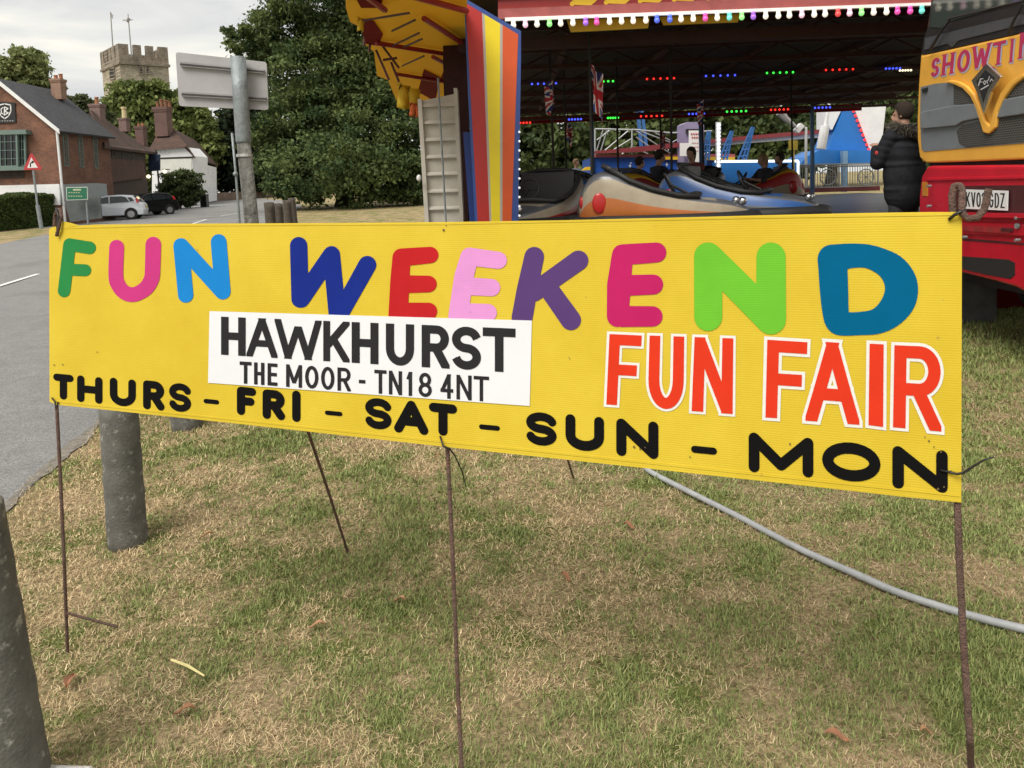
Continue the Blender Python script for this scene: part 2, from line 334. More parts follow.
def glyph(ch,w,h,t,round_=True,grow=0.):
    """polygons of a letter whose ink fills w x h; t = stroke width"""
    r=t/2; W=max(w-t,1e-6); H=max(h-t,1e-6); out=[]
    for pl in GL[ch]:
        pts=[(r+x*W,r+y*H) for x,y in pl]; rr=r+grow
        pts=[p for i,p in enumerate(pts) if i==0 or math.dist(p,pts[i-1])>1e-4]
        closed=math.dist(pts[0],pts[-1])<1e-6; n=len(pts)
        for i in range(n-1):
            p,q=pts[i],pts[i+1]; e0=e1=0.
            if not round_:
                ax=abs(p[0]-q[0])<1e-6 or abs(p[1]-q[1])<1e-6; ex=(r if ax else t*1.2)
                def bend(a,b,c):
                    v1=(b[0]-a[0],b[1]-a[1]);v2=(c[0]-b[0],c[1]-b[1]); return abs(math.degrees(math.atan2(v1[0]*v2[1]-v1[1]*v2[0],v1[0]*v2[0]+v1[1]*v2[1])))
                def smooth(i): 
                    return 0<i<n-1 and bend(pts[i-1],pts[i],pts[i+1])<50
                ex=ex if ax or n<7 else r*.25
                e0=0 if smooth(i) or (closed and i==0 and n>12) else ex+grow; e1=0 if smooth(i+1) or (closed and i==n-2 and n>12) else ex+grow
            poly=cap2(p,q,rr,rr,round_,e0,e1)
            if not round_ and abs(p[1]-q[1])>.3*abs(p[0]-q[0]) and abs(p[0]-q[0])>1e-6 and n<=4:
                dx,dy=q[0]-p[0],q[1]-p[1]; hw=rr*math.hypot(dx,dy)/abs(dy)
                if dy<0: p,q=q,p; dx,dy=-dx,-dy
                y0=-grow if p[1]<r+1e-4 else p[1]; y1=h+grow if q[1]>h-r-1e-4 else q[1]+(r*.4 if q[1]>h*.6 else 0)
                k=dx/dy; xa=p[0]+k*(y0-p[1])*.5; xb=q[0]+k*(y1-q[1])*.5
                poly=[(xa-hw,y0),(xa+hw,y0),(xb+hw,y1),(xb-hw,y1)]
            if not round_: poly=clip(clip(poly,1,-grow,h+grow),0,-grow,w+grow)
            if len(poly)>=3: out.append(poly)
        for i,(x,y) in enumerate(pts):
            if round_ or (0<i<n-1 and n>6) or (closed and n>12): 
                c=circ(x,y,rr*(1 if round_ else .995))
                if not round_: c=clip(clip(c,1,-grow,h+grow),0,-grow,w+grow)
                if len(c)>=3: out.append(c)
    return out
def union(mb,polys,fn):
    vs=[];fs=[]
    for p in polys:
        a=sum(p[i][0]*p[(i+1)%len(p)][1]-p[(i+1)%len(p)][0]*p[i][1] for i in range(len(p)))
        if a<0: p=p[::-1]
        b=len(vs); vs+=[Vector(q) for q in p]; fs.append(list(range(b,b+len(p))))
    r=delaunay_2d_cdt(vs,[],fs,1,1e-5)
    mb.raw([fn(v.x,v.y) for v in r[0]],[tuple(f) for f,o in zip(r[2],r[5]) if len(o)])
def quadmap(TL,TR,BR,BL,w,h):
    def f(x,y):
        u=x/w; v=y/h
        return tuple((1-u)*(1-v)*TL[k]+u*(1-v)*TR[k]+u*v*BR[k]+(1-u)*v*BL[k] for k in(0,1))
    return f
def letter(mb,plane,ch,TL,TR,BR,BL,t,round_=True,grow=0.,off=.0015,extra=None):
    w=(math.dist(TL,TR)+math.dist(BL,BR))/2; h=(math.dist(TL,BL)+math.dist(TR,BR))/2
    if ch=='-': t=min(t,h)
    g=glyph(ch,w,h,t,round_,grow)
    if extra: g+=extra(w,h,t)
    q=quadmap(TL,TR,BR,BL,w,h); union(mb,g,lambda x,y:plane.hit(*q(x,y),off))
def stroke_px(mb,plane,pl,off=.0015):     # pl: (x, y, r) in photo units, round ends
    g=[]
    if len(pl)>=7:
        q=[]; n=len(pl)
        for i in range(n-1):
            p0,p1,p2,p3=[np.array(pl[min(max(k,0),n-1)]) for k in (i-1,i,i+1,i+2)]
            for t in (0,.25,.5,.75): q.append(tuple(.5*((2*p1)+(-p0+p2)*t+(2*p0-5*p1+4*p2-p3)*t*t+(-p0+3*p1-3*p2+p3)*t**3)))
        pl=q+[pl[-1]]
    for i,(x,y,r) in enumerate(pl):
        g.append(circ(x,y,r,20))
        if i: p=pl[i-1]; g.append(cap2(p[:2],(x,y),p[2],r,True))
    return g
# ------------------------------------------------------------------ banner
bTL,bTR,bBR,bBL=[EYE+ray(x,y)*d for x,y,d in((49,228,2.56),(962,212,1.54),(961,503,1.54),(49,403,2.56))]
BP=Plane(bBL,bBR-bBL,(bTL-bBL)+(bTR-bBR))
def banner_material():
    m=bpy.data.materials.new('yellow_corrugated_plastic'); m.use_nodes=True; N=m.node_tree.nodes; L=m.node_tree.links; b=N['Principled BSDF']; b.inputs['Roughness'].default_value=.6; b.inputs['Specular IOR Level'].default_value=.2
    tc=N.new('ShaderNodeTexCoord'); wv=N.new('ShaderNodeTexWave'); wv.bands_direction='Z'; wv.inputs['Scale'].default_value=60; wv.inputs['Distortion'].default_value=.25; wv.inputs['Detail Scale'].default_value=.3; L.new(tc.outputs['Object'],wv.inputs['Vector'])
    n=N.new('ShaderNodeTexNoise'); n.inputs['Scale'].default_value=2.2; n.inputs['Detail'].default_value=9; n.inputs['Roughness'].default_value=.7; L.new(tc.outputs['Object'],n.inputs['Vector'])
    r=N.new('ShaderNodeValToRGB'); el=r.color_ramp.elements; el[0].position=.36; el[0].color=(.565,.41,.026,1); el[1].position=.66; el[1].color=(.64,.485,.042,1); L.new(n.outputs['Fac'],r.inputs['Fac'])
    n2=N.new('ShaderNodeTexNoise'); n2.inputs['Scale'].default_value=38; n2.inputs['Detail'].default_value=4; L.new(tc.outputs['Object'],n2.inputs['Vector'])
    r2=N.new('ShaderNodeValToRGB'); el=r2.color_ramp.elements; el[0].position=.735; el[0].color=(0,0,0,1); el[1].position=.78; el[1].color=(1,1,1,1); L.new(n2.outputs['Fac'],r2.inputs['Fac'])
    mx=N.new('ShaderNodeMix'); mx.data_type='RGBA'; L.new(r2.outputs[0],mx.inputs['Factor']); L.new(r.outputs[0],mx.inputs[6]); mx.inputs[7].default_value=(.35,.24,.05,1)
    mr=N.new('ShaderNodeMapRange'); mr.inputs[3].default_value=.985; mr.inputs[4].default_value=1.012; L.new(wv.outputs['Fac'],mr.inputs[0])
    vm=N.new('ShaderNodeVectorMath'); vm.operation='SCALE'; L.new(mx.outputs[2],vm.inputs[0]); L.new(mr.outputs[0],vm.inputs['Scale']); L.new(vm.outputs[0],b.inputs['Base Color'])
    n3=N.new('ShaderNodeTexNoise'); n3.inputs['Scale'].default_value=1.7; n3.inputs['Detail'].default_value=2; L.new(tc.outputs['Object'],n3.inputs['Vector'])
    ad=N.new('ShaderNodeMath'); ad.operation='MULTIPLY_ADD'; ad.inputs[1].default_value=38; L.new(n3.outputs['Fac'],ad.inputs[0]); L.new(wv.outputs['Fac'],ad.inputs[2])
    bp=N.new('ShaderNodeBump'); bp.inputs['Strength'].default_value=.09; bp.inputs['Distance'].default_value=.004; L.new(ad.outputs[0],bp.inputs['Height']); L.new(bp.outputs[0],b.inputs['Normal'])
    return m
YEL=banner_material()
fair=empty('banner',(bBL+bBR)/2*1.0-Vector((0,0,(bBL+bBR).z/2)),'long yellow board reading FUN WEEKEND and FUN FAIR, leaning on rusty rods','banner')
mb=MB(); top=[(49,230),(51,227.5),(56,226.5),(95,224.6),(160,223.8),(240,223.4),(340,223),(447,222),(560,220.3),(660,218),(760,215.3),(860,213),(930,212),(962,212)]
bot=[(961.3,502.6),(900,496.4),(840,489.6),(740,478.6),(640,467.6),(560,459),(447,447),(340,435),(240,424),(160,415.6),(95,408.6),(56,404.8),(49.5,401.5)]
px(mb,BP,top+bot,.004); mb.build('board',YEL,fair)
# folded hem along the foot and head of the board
mb=MB()
px(mb,BP,[(55,227.6),(160,224.8),(447,223),(760,216.4),(961,213.3),(961,215.3),(760,218.2),(447,224.6),(160,226.2),(55,229)],.002,.0012)
px(mb,BP,[(960.5,494.6),(740,471.2),(560,452),(447,441),(240,419.4),(56,400.6),(56,402),(240,421),(447,443),(560,454.3),(740,473.6),(960.5,497)],.002,.0012); mb.build('hem',YEL,fair)
def vinyl(name,c):
    m=mat('vinyl_'+name,c,.7,var=.06,scale=9,bump=0,spec=.06); N=m.node_tree.nodes; L=m.node_tree.links; b=N['Principled BSDF']; src=b.inputs['Base Color'].links[0].from_socket
    tc=N.new('ShaderNodeTexCoord'); wv=N.new('ShaderNodeTexWave'); wv.bands_direction='Z'; wv.inputs['Scale'].default_value=60; wv.inputs['Distortion'].default_value=.25; wv.inputs['Detail Scale'].default_value=.3; L.new(tc.outputs['Object'],wv.inputs['Vector'])
    mr=N.new('ShaderNodeMapRange'); mr.inputs[3].default_value=.95; mr.inputs[4].default_value=1.06; L.new(wv.outputs['Fac'],mr.inputs[0]); vm=N.new('ShaderNodeVectorMath'); vm.operation='SCALE'; L.new(src,vm.inputs[0]); L.new(mr.outputs[0],vm.inputs['Scale']); L.new(vm.outputs[0],b.inputs['Base Color'])
    return m
big={
'green':((.03,.26,.07),[[(69.5,244.5,6.3),(64,291,6.2)],[(70.5,244.8,6.3),(89.5,247.8,6.3)],[(67.5,269.5,6),(85,270.2,6)]]),
'pink':((.62,.05,.24),[[(116.6,247.2,7.4),(115.8,276,7.4),(118.6,285.6,7.4),(124,292,7.4),(131,294.6,7.4),(138.5,293,7.4),(146.5,287.5,7.6),(151.2,279.5,7.7),(152.4,272,7.7),(153.2,244.5,7.8)]]),
'sky':((.015,.25,.68),[[(185.6,295,7.7),(181,245.8,7.7),(222.6,291.6,7.9),(218.6,242,7.9)]]),
'navy':((.012,.03,.26),[[(298.6,245.6,8.7),(300,299,8.7)],[(301,299,8.7),(331.5,254.5,8.5),(337.5,318,8.6),(367.3,264.8,9)]]),
'red':((.55,.02,.025),[[(430.2,255,8.2),(401.4,257.4,9),(399.8,282,9.6),(398,316,9.6)],[(404,284.2,9),(428.4,284,8.3)],[(402,311.6,9),(428.6,311.3,8.6)]]),
'lilac':((.80,.34,.72),[[(498.4,260.3,8.5),(469.5,256.6,9),(464,276,9.6),(458,317,9.8)],[(466,286,9),(491.6,287.6,8.6)],[(462,312,9),(488,312.8,8.8)]]),
'purple':((.11,.055,.20),[[(534.2,256.6,9.8),(527,290,10.3),(522,318,10.5)],[(578.4,260.5,10),(534,292,9.5)],[(546,285,9.5),(570.8,320,10.2)]]),
'crimson':((.55,.02,.14),[[(656.4,252.4,10),(622.4,254.8,10.5),(619,285,12),(617.6,316.2,10.8)],[(624,285.5,10.5),(653.2,284.5,10)],[(622,316.5,10.5),(652.4,316.4,10.2)]]),
'lime':((.17,.56,.04),[[(708.2,317,14),(708,256.4,14),(771,319.4,15),(771,257,14.6)]]),
'teal':((.0,.13,.28),[[(833,259,14.5),(848,256,12.5),(866,256,11.8),(880,260.5,12.6),(892,268,14.5),(899.5,279,16),(901.5,290,16.6),(898.5,302,16.4),(889,314,14.6),(876,321.5,12.6),(858,323.6,11.6),(843,323.6,12),(838,321,12.8),(835.6,312,13.2),(834,290,14.2),(833,270,14.5),(832,259,14.5)]]),
}
big={k:(tuple(x*.80 for x in c),s) for k,(c,s) in big.items()}
for k,(c,sts) in big.items():
    mb=MB(); g=[]
    for s in sts: g+=stroke_px(mb,BP,s)
    union(mb,g,lambda x,y:BP.hit(x,y,.0015)); mb.build('letter',vinyl(k,c),fair)
# FUN FAIR, orange red edged in white
ff=[('F',(609.5,334),(641.8,335.5),(638,406.5),(606.3,404.4)),('U',(649.6,335.5),(684.2,336.6),(683.4,410.6),(647.6,407.4)),('N',(694.6,337),(733.3,338.4),(732.6,414),(691.6,411)),
('F',(767.3,339.7),(807.4,342.2),(804.5,420),(765.4,417.4)),('A',(806.6,340.6),(858,344),(859.4,424.8),(805.4,420.6)),('I',(869.3,343.6),(884,344.4),(883.4,427),(868.2,425)),('R',(894.4,345.2),(942,347),(941.4,431.6),(893,427.2))]
mw=MB(); mr_=MB()
for ch,a,b,c,d in ff:
    t=(a[1]-d[1])*-.152; t=min(t,math.dist(a,b)*.999) if ch!='I' else math.dist(a,b)*.98
    GLI=ch
    letter(mw,BP,ch,a,b,c,d,t,False,2.6 if a[0]<760 else 3.2,.0015); letter(mr_,BP,ch,a,b,c,d,t,False,0,.0025)
wh=mat('white_print',(.70,.69,.67),.45,var=.04,scale=10,bump=.08,bscale=60)
mw.build('lettering_outline',wh,fair); mr_.build('lettering',mat('orange_red_print',(.62,.036,.012),.65,var=.06,scale=9,spec=.1),fair)
# THURS - FRI - SAT - SUN - MON
row=[('T',53.1,73.4,373.2,400.5),('H',77,102.3,375,404.1),('U',109.7,135.7,377.3,407.4),('R',143,164.4,380,411),('S',169,191,382.2,412.8),('-',203.5,219,398.6,404.6),
('F',236.8,256,386.3,416.4),('R',262.5,285,389,420.6),('I',292,300.5,390.2,422.3),('-',324.8,342.3,410.3,416.4),('S',365,391.5,397,430.5),('A',394,428.3,399,435.4),('T',428.8,457,402.2,437),('-',479,499.8,424,431),
('S',526,556.6,411,447),('U',565.4,604,413.7,452.7),('N',616.2,658.4,418,459.5),('-',691,717,445.4,455),('M',748.6,813.4,432,478),('O',822,880.6,439.7,484.2),('N',892.3,947.8,445.5,493.5)]
BLK=mat('black_print',(.006,.006,.006),.7,var=.1,scale=10,spec=.05)
mb=MB()
for ch,x0,x1,y0,y1 in row:
    if ch=='-':
        mb.build('lettering',BLK,fair); mb=MB()
    s=((y0+y1)/2-252)/((x0+x1)/2+1328); w_=x1-x0; H=y1-y0-s*w_
    t=(7.2+(x0-53)*.0054) 
    if ch=='-': t=H
    if ch=='I': t=w_*.99
    if ch=='S': t*=.87
    letter(mb,BP,ch,(x0,y0),(x1,y0+s*w_),(x1,y1),(x0,y1-s*w_),t,True,0,.0015)
    if ch=='-': mb.build('dash',BLK,fair); mb=MB()
BLK=mat('black_print',(.006,.006,.006),.7,var=.1,scale=10,spec=.05)
mb.build('lettering',BLK,fair)
# white sticker patch
mb=MB(); px(mb,BP,[(209.5,311.2),(531.8,320.6),(529.6,406),(208,382.8)],.0012,.0024)
stk=mb.build('patch',mat('white_patch',(.70,.715,.75),.5,var=.03,scale=6,bump=.1,bscale=3),fair)
mb=MB(); lt=lambda x:316+(x-221)*.0408+.6; lb=lambda x:354.6+(x-221)*.0617
for ch,x0,x1 in zip('HAWKHURST',(221,246.3,274.5,323.2,351.6,385.8,421.6,451.8,482.7),(245.6,277.5,321.5,349.5,378.4,414,449.5,481,515.5)):
    letter(mb,BP,ch,(x0,lt(x0)),(x1,lt(x1)),(x1,lb(x1)),(x0,lb(x0)),(7.5 if ch not in'AWK' else 6.5)*(1+(x0-221)*.0006),False,0,.0036)
lt=lambda x:361.3+(x-239)*.0615; lb=lambda x:383.2+(x-239)*.074
for ch,x0,x1 in zip('THEMOOR-TN184NT',(239.6,254,267.5,286,305,321,337.4,358.8,374.3,388.8,406.3,418.4,440.4,456.4,473.6),(251.5,264.4,277.4,302,318.4,334.4,350.8,365.3,386.4,402,412.8,431.8,453.2,471.6,489)):
    a,b=(lt,lb) if ch!='-' else (lambda x:lt(x)+11,lambda x:lt(x)+14.5)
    letter(mb,BP,ch,(x0,a(x0)),(x1,a(x1)),(x1,b(x1)),(x0,b(x0)),3.5,False,0,.0036)
mb.build('lettering',mat('charcoal_print',(.024,.024,.026),.7,var=.1,spec=.06),stk)
# scuffs and little holes
mb=MB()
for x,y,r in((54,365,.7),(62.5,364.6,.7),(443.5,230,1.2),(446,225.5,.6),(97,352,.6),(197,250,.5),(634,447,1.2),(640,449,.9),(645,447.5,.7),(690,457,.8),(790,444,1),(929,441,1),(934,447,.8),(941,452,1.1),(925,437,.7),(944,487,1),(938,489,1.3),(951,471,.8),(170,400,.5),(470,312,.4)):
    union(mb,[circ(x,y,r,8)],lambda a,b:BP.hit(a,b,.0028))
mb.build('scuff_mark',mat('grime',(.12,.08,.03),.8),fair)
# rusty rods: three uprights with hooked tops, two back struts, cross foot
RUST=mat('rusty_rebar',(.15,.09,.07),.85,var=.45,scale=60,bump=.8,bscale=260,dirt=((.19,.09,.05),40,.55))
def bp(x,y,off): return BP.hit(x,y,off)
def rod(pts,r,twist=True):
    # ribbed bar: radius varies along its length
    P_=[];R_=[]
    for a,b in zip(pts[:-1],pts[1:]):
        a=Vector(a);b=Vector(b); n=max(2,int((b-a).length/.006)); 
        for i in range(n): P_.append(a.lerp(b,i/n)); R_.append(r*(1+.13*(len(P_)%2)))
    P_.append(Vector(pts[-1])); R_.append(r)
    return P_,R_
def leg(name,pts,r):
    mb=MB(); p,q=rod(pts,r); mb.tube(p,q,7); return mb.build(name,RUST,fair,smooth=True)
def hook(c,ax,r0,n=12,span=300,st=90):
    return [c+ax[0]*r0*math.cos(math.radians(st-span*i/n))+ax[1]*r0*math.sin(math.radians(st-span*i/n)) for i in range(n+1)]
leg('upright',[G(67,652)-Vector((0,0,.03)),bp(64,560,-.012),bp(60,470,-.012),bp(56.5,403,-.012),bp(55,300,-.012),bp(54,232,-.012),bp(55,216,-.012),bp(57.5,209.5,-.006),bp(60.5,210,.0),bp(61.4,216,.008),bp(58.8,227,.012),bp(56.5,236,.009)],.0055)
leg('upright',[G(463,800)-Vector((0,0,.03)),bp(458.5,700,-.012),bp(452,540,-.012),bp(447.5,448,-.012),bp(446,330,-.012),bp(444,226,-.012)],.0055)
leg('upright',[G(973,801)-Vector((0,0,.03)),bp(970,740,-.012),bp(963.5,640,-.012),bp(959.5,560,-.012),bp(957.5,503,-.012),bp(955.5,330,-.012),bp(954.6,240,-.012),bp(953,215,-.012),bp(952,196,-.012),bp(954,186,-.012),bp(960,185.5,-.01),bp(962.6,191,-.004),bp(962,207,.006),bp(962.5,213.5,.01),bp(968,218.5,.012),bp(977.5,217.5,.012),bp(984.5,209,.012),bp(989,189,.012)],.0068)
def strut(x,y,topx,topy):
    a=G(x,y)-Vector((0,0,.03)); b=bp(topx,topy,-.014); leg('back_strut',[a,a.lerp(b,.3)+Vector((.004,0,0)),b],.0055)
strut(349,551,250,260); strut(574,475,500,260)
mb=MB(); mb.tube(*rod([G(67,615),G(118,628)+Vector((0,0,.03))],.004),6) if False else None
a=bp(67,613,-.012); b=EYE+ray(118,627)*((a-EYE).dot(Fw)*1.02); p,q=rod([a,b],.0042); mb=MB(); mb.tube(p,q,6); mb.build('foot_bar',RUST,fair,smooth=True)
# black cable ties and yellow twine
TIE=mat('black_nylon',(.012,.012,.012),.4)
mb=MB()
mb.tube([bp(949,219.5,.004),bp(955,214.5,.012),bp(960,212,.016),bp(966,211,.01)],.0035,6)
mb.build('cable_tie',TIE,fair,smooth=True)
mb=MB(); mb.tube([bp(940,470,.004),bp(951,472.5,.006),bp(957,474,.012),bp(963,473,.014),bp(972,467,.02),bp(984,460,.03),bp(994,457,.034)],[.002,.003,.0028,.003,.0025,.002,.0015],6); mb.build('cable_tie',TIE,fair,smooth=True)
mb=MB(); mb.tube([bp(440,436,.004),bp(443,446,.012),bp(450,449,.008),bp(455,456,-.01),bp(462,471,-.05),bp(466,487,-.09)],[.0025,.003,.003,.002,.002,.0015],6); mb.build('cable_tie',TIE,fair,smooth=True)
mb=MB(); mb.tube([bp(52,398,.003),bp(55,402,.012),bp(56,410,.008),bp(58,402,.004)],.003,6); mb.build('cable_tie',TIE,fair,smooth=True)
mb=MB(); mb.tube([bp(58,236,.004),bp(57,227,.014),bp(58.5,216,.016),bp(56,208,.004)],.003,6); mb.build('cable_tie',TIE,fair,smooth=True)
mb=MB(); px(mb,BP,[(62,221.3),(70,222.8),(79,225.4),(66,227.5),(60.5,227)],.002,.001); mb.build('torn_flap',YEL,fair)
# ------------------------------------------------------------------ verge things
def gp(x,y): 
    v=G(x,y); return v
POSTM=post_mat=mat('weathered_post',(.115,.112,.10),.92,var=.35,scale=10,bump=.25,bscale=90,dirt=((.36,.36,.32),26,.57))
def post(name,base,r0,r1,h,label,lean=(0,0),group='wooden verge posts',m=POSTM,dome=.02,n=20):
    mb=MB(); b=Vector(base); tp=b+Vector((lean[0],lean[1],h)); K=14; P_=[];R_=[]
    for i in range(K+1):
        t=i/K; P_.append(b.lerp(tp,t)+Vector((.0012*math.sin(i*1.7),.0012*math.cos(i*2.3),0))-Vector((0,0,.05 if i==0 else 0))); R_.append(r0+(r1-r0)*t+.0012*math.sin(i*2.9))
    for q in(.35,.75,1): P_.append(tp+Vector((0,0,dome*q))); R_.append(r1*math.sqrt(1-q*q*.96))
    mb.tube(P_,R_,n); o=mb.build(name,m,None,origin=b,smooth=True); return tag(o,label,'post',group)
b1=gp(27,762)
post('verge_post',gp(17,790),.085,.062,.81,'thick lichen spotted post leaning at the bottom left corner of the photo',(-.03,.0))
post('verge_post',gp(128,543)-Vector((0,0,0)),.086,.082,.66,'round grey post standing behind the left end of the yellow banner',(.012,0))
post('verge_post',gp(187,428),.10,.095,.66,'grey post behind the banner, between it and the tall sign pole',(-.05,0))
KERB=mat('pale_kerb_stone',(.50,.49,.46),.95,var=.2,scale=30,bump=.7,bscale=90)
a=G(-60,772); b=G(96,776); dv=(b-a).normalized(); mb=MB(); pr=Vector((dv.y,-dv.x,0))
mb.prism([a+Vector((0,0,-.05)),b+Vector((0,0,-.05)),b+Vector((0,0,.035)),a+Vector((0,0,.04))],pr*.12); tag(mb.build('kerb_stone',KERB,mods=[('BEVEL',dict(width=.01,segments=2))]),'rough pale stone edging at the bottom left corner beside the leaning post','kerb')
# posts by the tall sign pole
WOODP=mat('brown_timber_post',(.07,.058,.045),.9,var=.35,scale=9,bump=.6,bscale=40,dirt=((.2,.18,.15),5,.6))
for k,(x,yt,Y,r,lab) in enumerate(((268,203,15,.11,'brown timber post nearest the tall sign pole on the road verge'),(277,204,17,.11,'second short brown timber post right of the tall sign pole'),(286,201,20,.12,'third short brown timber post along the road verge'),(291,198.5,26,.14,'slim leaning timber post at the far end of the verge row'))):
    t=P(x,yt,Y); post('timber_post',(t.x+.05,Y,gz(Y)),r,r*.95,t.z-gz(Y),lab,(-.03,0),'short timber posts along the road edge',WOODP,n=12)
# tall pole with the back of a rectangular sign
Ysg=6.6; base=Vector((P(252,222,Ysg).x+.03,Ysg,0)); SP=Plane(P(240,90,Ysg),(1,.12,0),(0,0,1))
sg=empty('road_sign',base,'back of a grey rectangular road sign on a tall weathered pole','road sign')
g_metal=mat('dull_galvanised',(.25,.28,.29),.6,.4,var=.25,scale=12,bump=.3,dirt=((.16,.17,.17),14,.55))
wood_grey=mat('grey_split_timber',(.17,.165,.15),.95,var=.4,scale=6,bump=1,bscale=30,dirt=((.09,.085,.075),11,.5))
top=P(238,57,Ysg); mid=P(243.5,141,Ysg)
mb=MB(); mb.tube([base-Vector((0,0,.05)),base.lerp(mid,.5)+Vector((.004,0,0)),mid],[.066,.062,.06],16); mb.build('pole',wood_grey,sg,smooth=True)
mb=MB(); mb.tube([mid-Vector((0,0,.02)),mid,mid+(top-mid)*.5,top],[.062,.066,.066,.066],16); mb.build('sleeve',g_metal,sg,smooth=True)
mb=MB(); mb.tube([mid+Vector((0,0,-.14)),mid+Vector((0,0,-.115))],.069,16); mb.build('clamp',mat('bright_band',(.5,.5,.48),.5,.5),sg)
mb=MB(); 
def rr(x0,y0,x1,y1,x2,y2,x3,y3,r=4):
    q=[(x0,y0),(x1,y1),(x2,y2),(x3,y3)]; out=[]
    for i in range(4):
        p,c,n=q[i-1],q[i],q[(i+1)%4]
        u=((p[0]-c[0]),(p[1]-c[1])); v=((n[0]-c[0]),(n[1]-c[1])); lu=math.hypot(*u); lv=math.hypot(*v)
        A=(c[0]+u[0]/lu*r,c[1]+u[1]/lu*r); B=(c[0]+v[0]/lv*r,c[1]+v[1]/lv*r)
        for t in (0,.3,.7,1): out.append(((1-t)**2*A[0]+2*t*(1-t)*c[0]+t*t*B[0],(1-t)**2*A[1]+2*t*(1-t)*c[1]+t*t*B[1]))
    return out
px(mb,SP,rr(175.5,52,266.5,62,268.5,110,179,106,3),.012,-.10); mb.build('sign_panel',mat('grey_sign_back',(.37,.362,.37),.6,var=.1,scale=3,dirt=((.33,.31,.31),7,.6)),sg)
for (x0,y0,x1,y1) in((180,64,264,71.5),(181.5,94,266,98.8)):
    mb=MB(); px(mb,SP,[(x0,y0-2.6),(x1,y1-2),(x1,y1+2),(x0,y0+2.2)],.03,-.07); r_=mb.build('rail',mat('sign_rail',(.30,.29,.29),.5,.3,var=.15),sg)
    mb=MB(); px(mb,SP,[(x0,y0-.8),(x1,y1-.6),(x1,y1+.9),(x0,y0+1.0)],.004,-.066); mb.build('slot',mat('rail_slot',(.05,.045,.045),.8),r_)
# steel rod leaning on the pole
a=P(232,133,Ysg-.1); mb=MB(); mb.tube([a,P(236,175,Ysg-.1),Vector((P(240,225,Ysg-.1).x,Ysg-.1,0))],.011,8); mb.ell(P(235.5,174,Ysg-.11),.022); tag(mb.build('conduit',g_metal,smooth=True),'thin grey metal conduit running up beside the tall sign pole','conduit')
# hose on the grass
HP=[(560,420),(600,440),(640,466),(652,476),(690,497),(740,521),(800,553),(860,582),(900,598),(960,617),(1024,636),(1110,655)]
def cr_(pts,n=6):
    out=[]
    for i in range(len(pts)-1):
        p=[np.array(pts[min(max(k,0),len(pts)-1)]) for k in(i-1,i,i+1,i+2)]
        for t in [j/n for j in range(n)]: out.append(Vector(.5*((2*p[1])+(-p[0]+p[2])*t+(2*p[0]-5*p[1]+4*p[2]-p[3])*t*t+(-p[0]+3*p[1]-3*p[2]+p[3])*t**3)))
    return out+[Vector(pts[-1])]
hp=[G(x,y) for x,y in HP]; hp=cr_([tuple(v+Vector((0,0,.02+.005*math.sin(i*2)))) for i,v in enumerate(hp)],8)
mb=MB(); mb.tube(hp,.0145,10); tag(mb.build('power_cable',mat('grey_cable_sheath',(.30,.31,.32),.55,var=.2,scale=12,dirt=((.2,.17,.13),20,.6)),smooth=True),'thick grey cable curving across the grass under the right half of the banner','cable')
# dead leaves
LFM=mat('dead_leaf',(.36,.20,.10),.8,var=.4,scale=30,bump=.3); LFO=mat('dead_orange_leaf',(.26,.12,.06),.8,var=.4,scale=30)
for (x,y,s,m,lab) in ((207,540,.028,LFM,'pale dry leaf lying right of the round grey post'),(566,583,.026,LFO,'small orange leaf on the grass right of the middle banner leg'),(317,632,.03,LFM,'tan dry leaf between the left and middle banner legs'),(71,687,.042,LFO,'curled red brown leaf beside the leaning corner post'),(400,606,.026,LFM,'pale curled leaf just left of the middle banner leg'),(837,745,.03,LFO,'brown leaf near the bottom edge left of the right banner leg'),(926,740,.016,LFM,'tiny yellow leaf beside the right banner leg'),(629,531,.028,LFO,'orange dry leaf under the middle of the banner'),(438,460,.02,LFM,'small pale leaf behind the middle banner leg'),(185,718,.03,LFO,'dull brown leaf near the bottom left of the grass')):
    g=G(x,y)+Vector((0,0,.022)); th=rng.uniform(0,6.28); mb=MB(); n=7; L_=[];R_=[];C_=[]
    for i in range(n):
        t=i/(n-1); w_=s*.42*math.sin(PI*min(max(t,.03),.97))**.8; c=Vector(((t-.5)*s*2,0,.010*math.sin(t*5)+.004)); C_.append(c); L_.append(c+Vector((0,w_,.008))); R_.append(c+Vector((0,-w_,.006)))
    Mz=Matrix.Rotation(th,3,'Z')
    for i in range(n-1):
        for A,B in((L_,C_),(C_,R_)): mb.face([g+Mz@A[i],g+Mz@B[i],g+Mz@B[i+1],g+Mz@A[i+1]])
    tag(mb.build('dead_leaf',m,mods=[('SOLIDIFY',dict(thickness=.0012))]),lab,'leaf','dead leaves on the grass')
a=G(172,668)+Vector((0,0,.03)); b=G(205,683)+Vector((0,0,.025)); mb=MB(); mb.tube([a,a.lerp(b,.5)+Vector((0,.003,.004)),b],[.004,.005,.003],6); tag(mb.build('straw_stalk',mat('yellow_stalk',(.62,.55,.25),.7)),'pale yellow straw stalk lying on the grass near the corner post','stalk')
